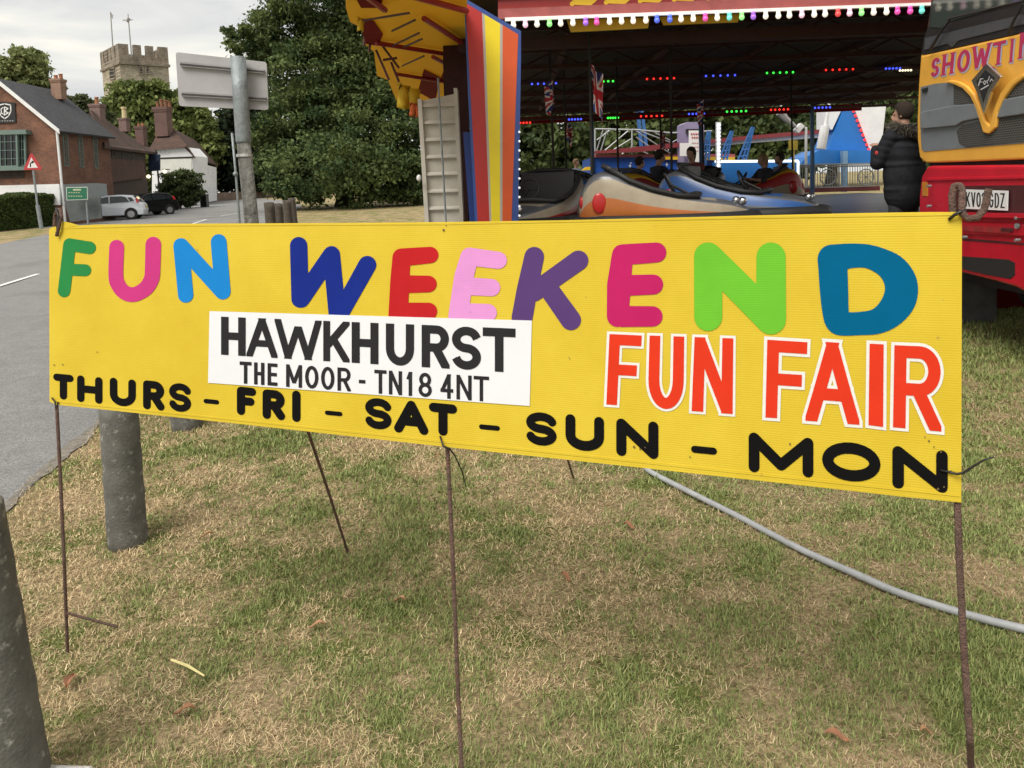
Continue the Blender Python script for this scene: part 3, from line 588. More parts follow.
# ------------------------------------------------------------------ trees
def tree(name,base,blobs,nleaf,ls,c1,c2,label,group=None,trunk=(.3,3),cat='tree',clump=.16,limbs=5,up=.3,seed=1,holes=.0,cl_n=55):
    """blobs: (centre, radii). Leaves gather in clumps spread over the outer shell of every blob, fewer inside"""
    rg=np.random.default_rng(seed)
    o=empty(name,base,label,cat,group)
    vol=np.array([b[1][0]*b[1][2]+b[1][1]*b[1][2] for b in blobs]); vol/=vol.sum(); C=[];S=[]
    for (c,r),v in zip(blobs,vol):
        n=int(nleaf*v); ncl=max(12,int(n/cl_n)); d=rg.normal(size=(ncl,3)); d/=np.linalg.norm(d,axis=1)[:,None]
        rad=rg.uniform(.0,1,(ncl,1))**.28*(1+rg.normal(0,.05,(ncl,1))); cc=np.array(c)+d*rad*np.array(r)
        k=rg.integers(0,ncl,n); mean=(r[0]+r[1]+r[2])/3
        p=cc[k]+rg.normal(size=(n,3))*mean*clump*np.array([1,1,.55]); shade=rg.normal(0,.5,ncl)[k]
        C.append(p);S.append(shade)
    C=np.concatenate(C);S=np.concatenate(S); t=np.clip(.5+S*.6+rg.normal(0,.2,len(C)),0,1)[:,None]
    col=np.array(c1)*(1-t)+np.array(c2)*t
    leaves(C,ls,col,LEAF,'crown',o,up=up)
    mb=MB(); b=Vector(base); tr,th=trunk; bark=mat('bark',(.07,.055,.04),.95,var=.35,scale=5,bump=.8)
    cx=Vector(tuple(np.average(np.array([x[0] for x in blobs]),0,weights=vol)))
    topp=Vector((b.x*.6+cx.x*.4,b.y*.6+cx.y*.4,b.z+th)); mb.tube([b-Vector((0,0,.2)),b.lerp(topp,.1),b.lerp(topp,.6),topp],[tr*1.5,tr*1.1,tr*.85,tr*.7],9)
    for i,(c,r) in enumerate(sorted(blobs,key=lambda q:-q[1][0])[:limbs]):
        c=Vector(c); mb.tube([topp-Vector((0,0,.3)),topp.lerp(c,.5)+Vector((0,0,-.1*(c-topp).length)),c,c+Vector((0,0,r[2]*.5))],[tr*.6,tr*.4,tr*.2,tr*.06],6)
    mb.build('trunk',bark,o,smooth=True)
    return o
def pb(x,y,Y,rx,rz,ry=None):        # blob given by where it is seen; radii in photo units
    c=P(x,y,Y); k=Y/FPX; return ((c.x,c.y,c.z),(rx*k,(ry or rx)*k,rz*k))
# the great dark tree
Y=52
tree('chestnut_tree',(P(345,200,Y).x,Y,gz(Y)),[pb(285,38,Y,42,34),pb(250,42,Y-2,28,20),pb(335,-15,Y,70,55),pb(380,60,Y,60,60),pb(325,75,Y,68,52),pb(318,130,Y-2,52,50),pb(385,140,Y-2,55,55),pb(312,182,Y-3,45,22),pb(285,150,Y,35,40),pb(350,168,Y-4,72,38),pb(300,172,Y-3,30,30),pb(398,176,Y-3,42,30),pb(240,62,Y,12,12)],165000,.13,(.035,.065,.022),(.15,.195,.062),'huge dark spreading tree behind the tall sign pole, filling the sky','great trees',(.6,5),seed=2,clump=.12,limbs=7,cl_n=150)
for i,(x,Y,pts,lab) in enumerate(((240,95,[(228,128,22,24),(250,110,24,28),(240,160,30,30),(262,150,25,40),(222,165,20,25)],'dark conifer mass behind the tall sign pole, left of the huge tree'),)):
    tree('far_tree',(P(x,190,Y).x,Y,gz(Y)),[pb(a,b,Y,c,d) for a,b,c,d in pts],22000,.32,(.02,.035,.018),(.045,.065,.03),lab,None,(.4,4),seed=30+i)
Y=88
tree('churchyard_tree',(P(150,190,Y).x,Y,gz(Y)),[pb(128,104,Y,24,20),pb(158,102,Y,24,20),pb(122,125,Y,22,30),pb(150,130,Y,32,34),pb(183,125,Y,26,30),pb(196,150,Y,22,34),pb(140,165,Y,45,25),pb(208,130,Y,12,14)],42000,.30,(.07,.10,.025),(.21,.25,.075),'bright green tree in front of the church tower, above the white cottage',None,(.5,5),seed=4)
Y=70
tree('garden_tree',(P(20,190,Y).x,Y,gz(Y)),[pb(10,72,Y,16,14),pb(28,64,Y,15,18),pb(36,84,Y,13,14),pb(8,92,Y,18,14),pb(-14,78,Y,18,20)],16000,.22,(.11,.145,.05),(.29,.32,.13),'pale green tree rising behind the pub roof at the far left',None,(.3,6),seed=5,clump=.2)
tree('slender_tree',(P(74,190,Y).x,Y,gz(Y)),[pb(70,103,Y,10,7),pb(84,105,Y,10,9),pb(57,92,Y,8,9),pb(78,112,Y,16,7),pb(103,118,Y,8,8)],5000,.2,(.06,.08,.03),(.15,.17,.08),'thin leafy tree between the brick chimney and the church tower',None,(.2,5),seed=6,clump=.2)
# hedge and bush
def hedge(name,box_fn,n,ls,c1,c2,label,cat='hedge',parent=None):
    pass
HY0=34.0
hA=P(-30,203,HY0+.5); hB=P(74,200,41.5)
def hedgebox(a,b,th,z0,z1,n,ls,c1,c2,seed,name,label,cat):
    rg=np.random.default_rng(seed); a=np.array(a[:2]);b=np.array(b[:2]); d=b-a; L_=np.linalg.norm(d); d/=L_; nn=np.array([d[1],-d[0]]); 
    if nn[1]>0: nn=-nn
    q=rg.uniform(0,1,n); u=rg.uniform(0,L_,n); face=rg.random(n); t=np.where(face<.62,rg.uniform(-.06,.1,n),rg.uniform(0,th,n)); 
    hgt=z1-z0; wv=.05*np.sin(u*2.1)+.04*np.sin(u*5.3+1)
    z=np.where(face<.62,rg.uniform(0,1,n)*(hgt+wv),hgt+wv+rg.uniform(-.12,.07,n)); t=t+.06*np.sin(u*3+z*4)
    XY=a+np.outer(u,d)-np.outer(t,nn); zb=np.array([gz(y) for y in XY[:,1]])
    C=np.column_stack([XY,zb+z]); s=np.clip(rg.normal(.45,.28,n)+.25*np.sin(u*7+z*9)*.5,0,1)[:,None]
    col=np.array(c1)*(1-s)+np.array(c2)*s; o=empty(name,(a[0],a[1],gz(a[1])),label,cat)
    leaves(C,ls,col,LEAF,'foliage',o,up=.2)
    mb=MB(); A=Vector((*(a-nn*.12),0));B=Vector((*(b-nn*.12),0)); A.z=gz(A.y)-.1;B.z=gz(B.y)-.1; H=Vector((0,0,hgt)); mb.prism([A,B,B+H,A+H],Vector((*(-nn*(th-.2)),0))); mb.build('twigs',mat('hedge_twigs',(.03,.04,.018),.95,var=.4,scale=6),o)
    return o
hedgebox((hA.x,hA.y),(hB.x,hB.y),1.2,0,1.72,26000,.055,(.035,.06,.015),(.12,.165,.045),8,'hedge','clipped green hedge along the road in front of the brick pub','hedge')
hC=P(72,200,41.6);hD=P(95,200,43.5)
hedgebox((hC.x,hC.y),(hD.x,hD.y),1.0,0,1.1,6000,.055,(.02,.035,.012),(.05,.07,.025),9,'hedge','short dark hedge end behind the green direction sign','hedge')
Y=62
tree('bush',(P(180,205,Y).x,Y,gz(Y)),[pb(176,186,Y,15,16),pb(168,192,Y,12,13),pb(192,182,Y,13,14),pb(190,196,Y,12,10),pb(178,198,Y,16,9)],9000,.13,(.04,.06,.02),(.11,.14,.045),'rounded green bush in front of the white cottage',None,(.1,.6),'bush',seed=11)
# trees behind the fair ride
for i,(x,Y,bl,lab) in enumerate(((540,46,[(520,150,40,45),(560,135,45,50),(590,160,40,40),(500,120,40,50),(545,180,45,25)],'green tree seen under the ride roof behind its left end'),(640,55,[(630,130,45,35),(670,120,40,35),(610,110,40,40)],'tree behind the blue starry panel of the far ride'),(760,50,[(730,125,45,35),(770,118,45,35),(700,115,40,30),(765,160,60,20)],'tree behind the white sign and blue struts'),(830,52,[(850,120,45,35),(810,125,40,30),(880,110,40,40)],'tree behind the blue and white ride centre'))):
    tree('far_tree',(P(x,190,Y).x,Y,gz(Y)),[pb(a,b,Y,c,d) for a,b,c,d in bl],13000,.22,(.035,.055,.02),(.125,.165,.055),lab,'trees beyond the fair',(.35,4),seed=40+i,clump=.14)
for i,(x,Y,lab) in enumerate(((960,60,'tall tree hidden mostly behind the truck'),)):
    tree('far_tree',(P(x,190,Y).x,Y,gz(Y)),[pb(x,120,Y,60,60),pb(x+50,60,Y,60,60)],8000,.35,(.05,.08,.03),(.12,.16,.05),lab,'trees beyond the fair',(.35,4),seed=60)
# ------------------------------------------------------------------ pub
BRK=brick_mat('pub_brick',(.20,.085,.05),(.12,.055,.038),(.17,.14,.11),4.2,ms=.012,var=.35)
SLATE=brick_mat('slate_roof',(.075,.075,.085),(.055,.058,.065),(.03,.03,.033),3.2,.45,.3,ms=.02,var=.2)
TILE=brick_mat('clay_tile_roof',(.12,.06,.042),(.065,.04,.032),(.025,.016,.013),3.2,.4,.28,ms=.03,var=.4)
WHT=mat('white_paint',(.72,.73,.74),.7,var=.08,scale=2,dirt=((.5,.5,.48),3,.62)); SAGE=mat('sage_green_paint',(.13,.19,.17),.6,var=.1)
GLS=mat('dark_window_glass',(.012,.014,.016),.08,var=0); DARK=mat('dark_recess',(.02,.018,.016),.9,var=.2)
fy=40.0; cx=P(56,128,fy).x; xm=P(-3,80,fy).x
yb=40.0
while P(108,134,yb).x>cx: yb+=.1
yb=min(max(yb,42),50)
def ZG(y): return gz(y)
pub=empty('pub',(cx-3,fy+3,gz(fy)),'brick pub with slate roof, green bay windows and white bargeboard at the left','building')
xr=cx; xl=2*xm-xr; hwd=xr-xm; ze=P(54.5,128,fy).z; zr=P(-3,80,fy).z
mb=MB(); z0=gz(fy)-.3
mb.prism([(xl,fy,z0),(xr,fy,z0),(xr,fy,ze),(xm,fy,zr-.05),(xl,fy,ze)],(0,yb-fy,0)); mb.build('wall',BRK,pub)
FP=Plane((0,fy,0),(1,0,0),(0,0,1)); SPl=Plane((cx,0,0),(0,1,0),(0,0,1))
# roof slopes
mb=MB(); ov=.3
for s in(-1,1):
    e=Vector((xm+s*(hwd+ov),fy-.25,ze-ov*(zr-ze)/hwd)); r=Vector((xm,fy-.25,zr)); d=Vector((0,yb-fy+.35,0)); nrm=Vector((s*(zr-ze),0,hwd)).normalized()*.12
    mb.prism([e,r,r+d,e+d],nrm)
rf=mb.build('roof',SLATE,pub)
mb=MB()
for s in(1,-1):
    e=Vector((xm+s*(hwd+ov+.02),fy-.28,ze-ov*(zr-ze)/hwd-.08)); r=Vector((xm,fy-.28,zr-.06)); mb.prism([e,r,r+Vector((0,0,.24)),e+Vector((0,0,.24))],(0,.05,0))
mb.build('bargeboard',WHT,rf)
mb=MB(); mb.tube([(xr+.08,fy-.08,ze-.1),(xr+.08,fy-.08,gz(fy))],.065,8); mb.build('drainpipe',WHT,pub)
mb=MB(); mb.box((xr+.14,(fy+yb)/2,ze-.16),(.14,yb-fy-.2,.12)); mb.build('gutter',mat('dark_gutter',(.03,.03,.035),.5),pub)
# white plinth band at the foot of the gable and pale boards on the side
mb=MB(); px(mb,FP,[(-60,187),(59,184),(60.5,205),(-60,206)],.06,.05); mb.build('plinth',WHT,pub)
mb=MB(); px(mb,SPl,[(60.5,184.5),(97,183),(106.5,184),(108,202),(60.5,204)],.05,.04); mb.build('plinth',mat('grey_boarding',(.30,.33,.34),.7,var=.12),pub)
def window(par,pl,q,nx,ny,fm=SAGE,fr=.09,gm=GLS,off=.05,bar=.035):
    """casement traced by its four corners: frame mesh with glazing bars, glass as a part"""
    TL,TR,BR,BL=[pl.hit(x,y,off) for x,y in q]; n=pl.n
    f=lambda u,v:(TL*(1-u)+TR*u)*(1-v)+(BL*(1-u)+BR*u)*v
    W=(TR-TL).length;H=(BL-TL).length; mb=MB(); fu=fr/W; fv=fr/H
    def bb(u0,v0,u1,v1,d): mb.prism([f(u0,v0),f(u1,v0),f(u1,v1),f(u0,v1)],-n*d)
    bb(0,0,1,fv,.12);bb(0,1-fv,1,1,.12);bb(0,fv,fu,1-fv,.12);bb(1-fu,fv,1,1-fv,.12)
    for i in range(1,nx): u=i/nx; bb(u-bar/W/2,fv,u+bar/W/2,1-fv,.035)
    for j in range(1,ny):
        v=j/ny
        for i in range(nx): bb(max(fu,i/nx+bar/W/2),v-bar/H/2,min(1-fu,(i+1)/nx-bar/W/2),v+bar/H/2,.035)
    w_=mb.build('window',fm,par); mb=MB(); mb.prism([f(fu,fv)-n*.055,f(1-fu,fv)-n*.055,f(1-fu,1-fv)-n*.055,f(fu,1-fv)-n*.055],-n*.02); mb.build('pane',gm,w_); return w_
# bay window on the gable: box that stands out, with side lights
mb=MB(); B2=Plane((0,fy-.35,0),(1,0,0),(0,0,1))
px(mb,B2,[(-30,131),(25.5,129.5),(26.5,134),(-30,135.5)],.5,.1); bay=mb.build('bay_window',SAGE,pub)
window(pub,B2,[(-24,134.5),(-2,134),(-1,167),(-22,168)],4,4,bar=.025); window(pub,B2,[(-1.5,133.5),(17,133),(18,167),(-1,167.5)],3,4,bar=.025); window(pub,Plane((0,fy-.15,0),(1,0,0),(0,0,1)),[(17.5,133),(25,132.5),(26,166),(18,167)],2,4)
mb=MB(); px(mb,B2,[(-30,167.5),(26.5,166.5),(27,170),(-30,171.5)],.5,.06); mb.build('sill',SAGE,pub)
mb=MB(); px(mb,FP,[(-8,172),(24,171),(24,178),(-8,179)],.04,.03); mb.build('dark_brick_strip',mat('dark_brick',(.05,.04,.035),.95,var=.4,scale=4),pub)  # strip of darker brick just below the bay sill
for q in ([(63,133.5),(67.8,134.2),(69.6,166.5),(65,166)],[(78.5,135),(82.6,135.6),(84.6,167.6),(80.6,167)],[(93.2,137),(97.2,137.7),(99,168.8),(95.4,168.2)]): window(pub,SPl,q,2,4,fr=.05,bar=.02)
# sign on the gable: black board with a white shield and lettering
mb=MB(); px(mb,FP,[(-4,101.5),(14.8,102.6),(15.8,122.6),(-3,123.5)],.05,.06); sgn=mb.build('sign_board',mat('black_board',(.012,.012,.014),.5,var=.1),pub)
mb=MB(); wo=lambda x,y:FP.hit(x,y,.064); o_=[(-1,105),(4.5,103.8),(10.5,105),(10.8,111),(8.5,116),(4.8,118.6),(1,116),(-1.2,111)]
for i in range(len(o_)): union(mb,[cap2(o_[i],o_[(i+1)%len(o_)],.55,.55,True,.3,.3)],wo)
g=[]
for pl_ in ([(4.5,107,.5),(4.2,115,.5)],[(4.5,107,.5),(8,108.5,.5),(4.6,111,.5),(8.2,113,.5),(4.2,115,.5)],[(3,107.5,.45),(1,109,.45),(1.4,113,.45),(3,114,.45)]): g+=stroke_px(mb,FP,pl_)
union(mb,g,lambda x,y:FP.hit(x,y,.066)); mb.build('emblem',WHT,sgn)
mb=MB()
for i in range(6): union(mb,[cap2((-1+i*2.6,120.8),(.4+i*2.6,120.9),.45,.45,True)],wo)
mb.build('lettering',mat('faded_lettering',(.35,.35,.36),.7),sgn)
def chimney(par,x0,x1,y0,y1,Y,m,pots=(),dep=None,pm=None,xr_=0):
    a=P(x0,y1,Y);b=P(x1,y0,Y); w_=(b.x-a.x)*.8; zt=b.z; zb_=a.z; c=(a.x+b.x)/2; d=dep or w_; mb=MB(); h=zt-zb_
    mb.box((c,Y,zb_+h*.42),(w_*.84,d*.84,h*.84)); mb.box((c,Y,zb_+h*.87),(w_*.93,d*.93,h*.07)); mb.box((c,Y,zb_+h*.95),(w_,d,h*.1)); ch=mb.build('chimney',m,par)
    for (px_,pw,ph) in pots:
        k=Y/FPX; mb=MB(); p=P(px_,y0,Y); mb.tube([(p.x,Y,zt-.05),(p.x,Y,zt+ph*k*.8),(p.x,Y,zt+ph*k*.82),(p.x,Y,zt+ph*k)],[pw*k*.5,pw*k*.4,pw*k*.52,pw*k*.5],10); mb.build('chimney_pot',pm or mat('clay_pot',(.33,.14,.07),.9,var=.2),ch)
    return ch
chimney(rf,52.5,65,79,100,44,brick_mat('chimney_brick',(.30,.17,.11),(.24,.13,.09),(.28,.24,.2),4,ms=.02),[(56,4,4),(61,4,5)])
# ------------------------------------------------------------------ tile hung house next to it
ty=46.2; th=empty('tile_hung_house',(P(125,200,48).x,48,gz(48)),'brown tile hung house with a steep clay roof between pub and white cottage','building')
# its street front runs back beside the road like the pub's side
A=P(107,150,46.0); Bq=P(152,155,57.5); u=(Vector((Bq.x,Bq.y,0))-Vector((A.x,A.y,0))).normalized(); TP=Plane((A.x,A.y,0),u,(0,0,1)); inn=-TP.n
BRT=brick_mat('hung_tile',(.14,.062,.042),(.10,.048,.035),(.03,.02,.016),3.5,.4,.25,ms=.03,var=.35)
gl=lambda p:Vector((p.x,p.y,gz(p.y)-.2))
w0=TP.hit(106.5,147);w1=TP.hit(145,153); mb=MB(); mb.prism([gl(w0),gl(w1),w1,w0],inn*5); mb.build('wall',mat('dark_brown_wall',(.06,.04,.032),.9,var=.3),th)
mb=MB(); px(mb,TP,[(106.5,147.5),(145,153.2),(144.5,178),(107,183)],.05,.15)
mb.build('tile_hanging',BRT,th)
mb=MB(); px(mb,TP,[(107.5,148.5),(144,154.3),(144,160.5),(107.8,158)],.03,.17); mb.build('window_band',mat('dark_timber_band',(.045,.034,.028),.9,var=.3),th)  # dark brown band that the small upper windows sit in
for q in ([(112,150.5),(115.5,151),(115.6,157.5),(112.1,157)],[(122,152.5),(125.5,153),(125.6,159),(122.1,158.6)],[(132,154),(135.5,154.6),(135.6,160.4),(132.1,160)]): window(th,TP,q,1,1,mat('brown_frame',(.07,.055,.045),.8),.05,off=.2)
mb=MB(); e0=TP.hit(104.5,148.5,.5);e1=TP.hit(157.5,154.5,.5); r0=TP.hit(93,115,-2.6); r1=TP.hit(137,133,-2.6); r0=P(90,112,49.5); r1=P(136,142,60)
mb.prism([e0,e1,r1,r0],Vector((0,.1,.16))); mb.prism([r0,r1,r1+Vector((-2.5,1.5,-2.6)),r0+Vector((-2.5,1.5,-2.6))],Vector((0,.1,.16))); rf=mb.build('roof',TILE,th)
mb=MB(); mb.prism([gl(w0)+inn*.1,gl(w0)+inn*4.5,P(96,150,50),r0+Vector((0,0,-.1)),w0+inn*.1],u*.3); mb.build('gable_wall',mat('dark_brown_wall',(.06,.04,.032)),th)
chimney(rf,91,104.5,104,124,50.5,brick_mat('chimney_brick_b',(.22,.13,.11),(.16,.10,.09),(.24,.2,.18),4,ms=.02),[(97,4,7)])
chimney(rf,119.5,129.5,118,132,54,brick_mat('chimney_brick_b',(0,0,0),(0,0,0),(0,0,0),4),[(124.6,5,11)],pm=mat('buff_pot',(.55,.45,.26),.9))
chimney(rf,136,146.5,126,146,58,brick_mat('chimney_brick_c',(.15,.075,.06),(.11,.06,.05),(.16,.13,.12),4,ms=.02),[(139,3,3),(143,3,3)])
mb=MB(); mb.box((0,0,0),(.06,.9,1.3),None) if False else None
hs=P(155,162,56); s_=empty('hanging_sign',(hs.x,hs.y,gz(56)),'dark blue hanging sign on a post at the corner of the brown house','sign')
mb=MB(); px(mb,front(56),[(148.5,153),(160,154.5),(160,170.5),(148.5,171.5)],.08); mb.build('sign_panel',mat('navy_sign',(.02,.035,.075),.5,var=.3,scale=3,dirt=((.12,.14,.18),2.2,.55)),s_)
mb=MB(); mb.tube([(hs.x+.1,56.1,gz(56)),(hs.x+.1,56.1,hs.z+.9)],.06,8); mb.build('post',DARK,s_)
for x,y in((148.5,176.5),(164.5,171.5)):
    c=P(x,y,55.3); l=empty('wall_lamp',(c.x,c.y,c.z),'lit lamp left of the dark blue hanging sign' if x<150 else 'lit lamp between the blue hanging sign and the bush','lamp','small lit wall lamps'); mb=MB(); mb.ell(c,.13); mb.build('bulb',mat('lamp_glow',(1,.82,.5),.5,var=0,emit=2.2),l); mb=MB(); mb.box(c+Vector((0,.3,.16)),(.3,.6,.05)); mb.build('bracket',DARK,l)
# ------------------------------------------------------------------ white cottage
Yc=70.0; CP=front(Yc); wc=empty('white_cottage',(P(175,200,Yc).x,Yc,gz(Yc)),'white weatherboarded cottage with a hipped clay roof and tall brick chimney','building')
mb=MB(); px(mb,CP,[(152,149),(184,147),(192.5,156),(192.3,206),(152,206)],3.5); mb.build('wall',WHT,wc)
mb=MB(); px(mb,CP,[(160,157.6),(192.6,156.4),(192.6,158),(160,159)],.1,.08); mb.build('trim_board',DARK,wc)
mb=MB(); px(mb,CP,[(160.5,159.5),(191.5,158.4),(191.4,172),(160.5,172.5)],.05,.05); mb.build('render_panel',mat('cream_render',(.60,.60,.55),.8,var=.08,scale=2),wc)
for q in([(160,148.5),(163.8,148.3),(163.9,154.5),(160.1,154.6)],[(165.3,148.2),(168.8,148),(169,154.2),(165.4,154.4)]): window(wc,CP,q,1,1,WHT,.06)
SC=Plane((P(192.4,170,Yc).x,Yc,0),(P(217,180,86).x-P(192.4,170,Yc).x,16,0),(0,0,1))
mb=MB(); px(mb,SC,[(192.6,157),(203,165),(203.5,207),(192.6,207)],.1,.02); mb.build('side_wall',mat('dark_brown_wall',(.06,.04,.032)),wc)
mb=MB(); px(mb,SC,[(203,164),(216.5,167.5),(217,200.5),(203.4,203)],2.5,.05); mb.build('rear_wing',WHT,wc)
for q in([(205.6,167),(208.3,167.8),(208.4,175.6),(205.8,175.2)],[(211.3,168.8),(214,169.6),(214.1,176.4),(211.4,176)],[(207.5,187),(210,187.2),(210.2,196),(207.7,196.2)],[(212,187.4),(214.6,187.6),(214.7,195),(212.1,195.2)]): window(wc,SC,q,1,2,WHT,.08,off=.1)
# roof: hip towards the road and a long slope running back
k=lambda x,y,Y:P(x,y,Y)
apex=k(160,130,Yc+3); apex2=k(173,129.5,Yc+3.2); e1=k(148.5,150.5,Yc-.4); e2=k(186,147,Yc-.4); e3=k(194,157.5,Yc-.3); far=k(218.5,166.5,88); fr=k(205,146,92)
mb=MB()
mb.prism([e1,e2,apex2,apex],Vector((0,.1,.15))); mb.prism([e2,e3,far,fr],Vector((-.05,.05,.15))); mb.prism([e2+Vector((0,0,.004)),fr,apex2],Vector((-.06,.05,.14))); mb.prism([e1,apex,apex2,fr,fr+Vector((-6,0,-4)),e1+Vector((-1,6,0))],Vector((0,.3,-.2)))
rf=mb.build('roof',TILE,wc)
chimney(rf,155.5,171.5,107,137,Yc+2,brick_mat('chimney_brick_c',(0,0,0),(0,0,0),(0,0,0),4),[(158,3.6,6),(162,3.6,8),(166,3.6,7),(169.6,3.6,6)],pm=mat('dull_clay_pot',(.20,.09,.05),.9))
bn=P(205,207,64); mb=MB(); z=gz(64); mb.box((bn.x,64,z+.5),(.55,.6,1.0)); mb.box((bn.x,63.95,z+1.05),(.62,.7,.1)); mb.tube([(bn.x-.26,64.3,z+.1),(bn.x-.18,64.3,z+.1)],.1,8); tag(mb.build('wheelie_bin',mat('black_plastic',(.015,.015,.017),.5),mods=[('BEVEL',dict(width=.03,segments=2))]),'black bin standing beside the bush in front of the white cottage','bin')
# low wall and fence past the bend
mb=MB(); a=P(212,203,84);b=P(283,200,100); a.z=gz(84);b.z=gz(100); mb.prism([a,b,b+Vector((0,0,.95)),a+Vector((0,0,.95))],(0.1,.4,0)); tag(mb.build('low_brick_wall',mat('old_wall',(.17,.12,.09),.95,var=.35,scale=1.5)),'low old brick wall beyond the bend in the road','wall')
fn=empty('picket_fence',(P(240,190,98).x,98,gz(98)),'pale rail fence above the low brick wall beyond the road','fence')
z=P(240,189,98).z
for i in range(9):
    p=P(214+i*8.5,190,98); mb=MB(); mb.box((p.x,98.6,z-.4),(.14,.12,1.5)); mb.build('post',mat('pale_rail',(.38,.36,.31),.9,var=.2),fn)
for dz in(.22,-.2):
    mb=MB(); a=P(213,189,98);b=P(284,187,98); mb.box(((a.x+b.x)/2,98.5,z+dz),(b.x-a.x,.06,.13)); mb.build('rail',mat('pale_rail',(0,0,0)),fn)
# ------------------------------------------------------------------ church tower
Yt=94; STN=brick_mat('ragstone',(.44,.39,.29),(.31,.27,.20),(.2,.17,.13),1.5,.5,.3,ms=.03,var=.35); STD=brick_mat('dark_ragstone',(.28,.235,.18),(.19,.16,.125),(.12,.10,.08),1.5,.5,.3,ms=.03,var=.45)
ch=empty('church_tower',(P(135,190,98).x,98,gz(94)),'square stone church tower with battlements rising behind the trees','tower')
cA=P(101,60,Yt+3.2); cB=P(119.5,60,Yt-2); cC=P(168,62,Yt+1.5)
cA.z=cB.z=cC.z=0; e1=(cA-cB); e2=(cC-cB); cD=cA+e2
zt=P(119,56,Yt-2).z; zs=P(119,64,Yt-2).z; z0=gz(Yt)
def ring(mb,z0,z1,g):
    c=(cA+cC)/2; q=[c+(p-c)*g for p in(cA,cB,cC,cD)]; mb.prism([p+Vector((0,0,z0)) for p in q],(0,0,z1-z0))
mb=MB(); ring(mb,z0,zs,1); mb.build('wall',STN,ch)
mb=MB(); ring(mb,zs,zs+.3,1.06); ring(mb,zs+.3,zt,1.02); mb.build('parapet',STD,ch)
c=(cA+cC)/2
for a,b in((cA,cB),(cB,cC),(cC,cD),(cD,cA)):
    n=5 if (b-a).length>6.5 else 4; a2=c+(a-c)*1.02; b2=c+(b-c)*1.02; d=(b2-a2); nn=Vector((-d.y,d.x,0)).normalized()
    if nn.dot(c-a2)<0: nn=-nn
    for i in range(n):
        t0=i/n+.04 if i else 0; t1=(i+1)/n-.07 if i<n-1 else 1-.0; 
        if i==0: t1=.165 if n==5 else .2
        if i==n-1: t0=.835 if n==5 else .8
        if 0<i<n-1: m_=(i+.5)/n; t0=m_-.078;t1=m_+.078
        h=1.5
        p0=a2+d*t0;p1=a2+d*t1; mb=MB(); mb.prism([p0+Vector((0,0,zt)),p1+Vector((0,0,zt)),p1+Vector((0,0,zt+h)),p0+Vector((0,0,zt+h))],nn*.6); mb.build('merlon',STD,ch)
TF=Plane(cB,e2,(0,0,1)); TL_=Plane(cB,e1,(0,0,1))
for pl_,q in((TF,[(138.5,66),(143.5,65.4),(143.8,74.5),(138.8,74.9)]),(TF,[(145,65.3),(150,64.9),(150.3,74),(145.3,74.4)]),(TL_,[(108.5,67.5),(114,67),(114.8,79),(109.6,80)])):
    window(ch,pl_,q,1,3,STD,.18,mat('louvre',(.03,.028,.025),.9),off=.12,bar=.12)
for pxx,y1,y0,fl in((110.5,12,44,0),(128,14,50,1)):
    b=P(pxx+ (3 if fl else 2),y0,96); t=P(pxx,y1,96); mb=MB(); mb.tube([(b.x,b.y,b.z-1),t],[.09,.06],6)
    if fl: mb.box(P(127.6,20,96),(1.2,.1,.12)); mb.tube([P(127,22,96),P(129,18,96)],.2,6)
    pp=mb.build('flagpole',mat('pale_pole',(.30,.30,.29),.6),ch)
    if not fl: mb=MB(); mb.prism([P(110.6,12.5,96),P(113,15,96),P(112.6,19,96),P(111.2,17,96)],(0,.05,0)); mb.build('flag',mat('faded_flag',(.35,.33,.32),.8),pp)
# ------------------------------------------------------------------ road signs far left
ts=empty('warning_sign',(P(38,228,33).x,33,gz(33)),'red edged triangular warning sign on a grey post before the hedge','road sign')
TPn=front(33); zz=gz(33); bt=P(41.5,228,33)
mb=MB(); mb.tube([P(33,168,33),P(37.5,206,33)],.045,8); mb.tube([P(37.5,205,33),P(41.5,229,33)],.085,8); mb.build('post',g_metal,ts)
mb=MB(); px(mb,TPn,[(30.5,153.5),(32,153.5),(41.6,168),(40.8,169.6),(24.4,170),(23.7,168.6)],.02,.06); rd=mb.build('sign_plate',mat('sign_red',(.42,.03,.04),.5,var=.05),ts)
mb=MB(); px(mb,TPn,[(31.2,157.3),(37.8,167.7),(27.2,168)],.004,.066); fc=mb.build('sign_face',mat('sign_white',(.66,.64,.64),.5,var=.05),rd)
mb=MB(); union(mb,[cap2((30.4,167),(30.4,163.2),.6,.6,True),cap2((30.4,163.2),(32.4,162),.6,.6,True,.2,0),[(31.8,160.2),(34.6,161.8),(32,163.8)]],lambda x,y:TPn.hit(x,y,.07)); mb.build('bend_arrow',DARK,fc)
gs=empty('direction_sign',(P(80,215,39).x,39,gz(39)),'green direction sign board on a post beside the hedge','road sign'); GP=front(39)
mb=MB(); mb.tube([P(85.5,190,39.1),Vector((P(88,223,39.1).x,39.1,gz(39)))],.05,8); mb.build('post',g_metal,gs)
mb=MB(); px(mb,GP,[(66,187.2),(87.4,186.8),(87.8,199.6),(66.6,200.4)],.03,.03); gsp=mb.build('sign_plate',mat('sign_edge_white',(.5,.55,.5),.5),gs)
mb=MB(); px(mb,GP,[(66.7,187.9),(86.8,187.5),(87.1,199),(67.2,199.7)],.004,.036); gf=mb.build('sign_face',mat('sign_green',(.015,.13,.07),.5,var=.08),gsp)
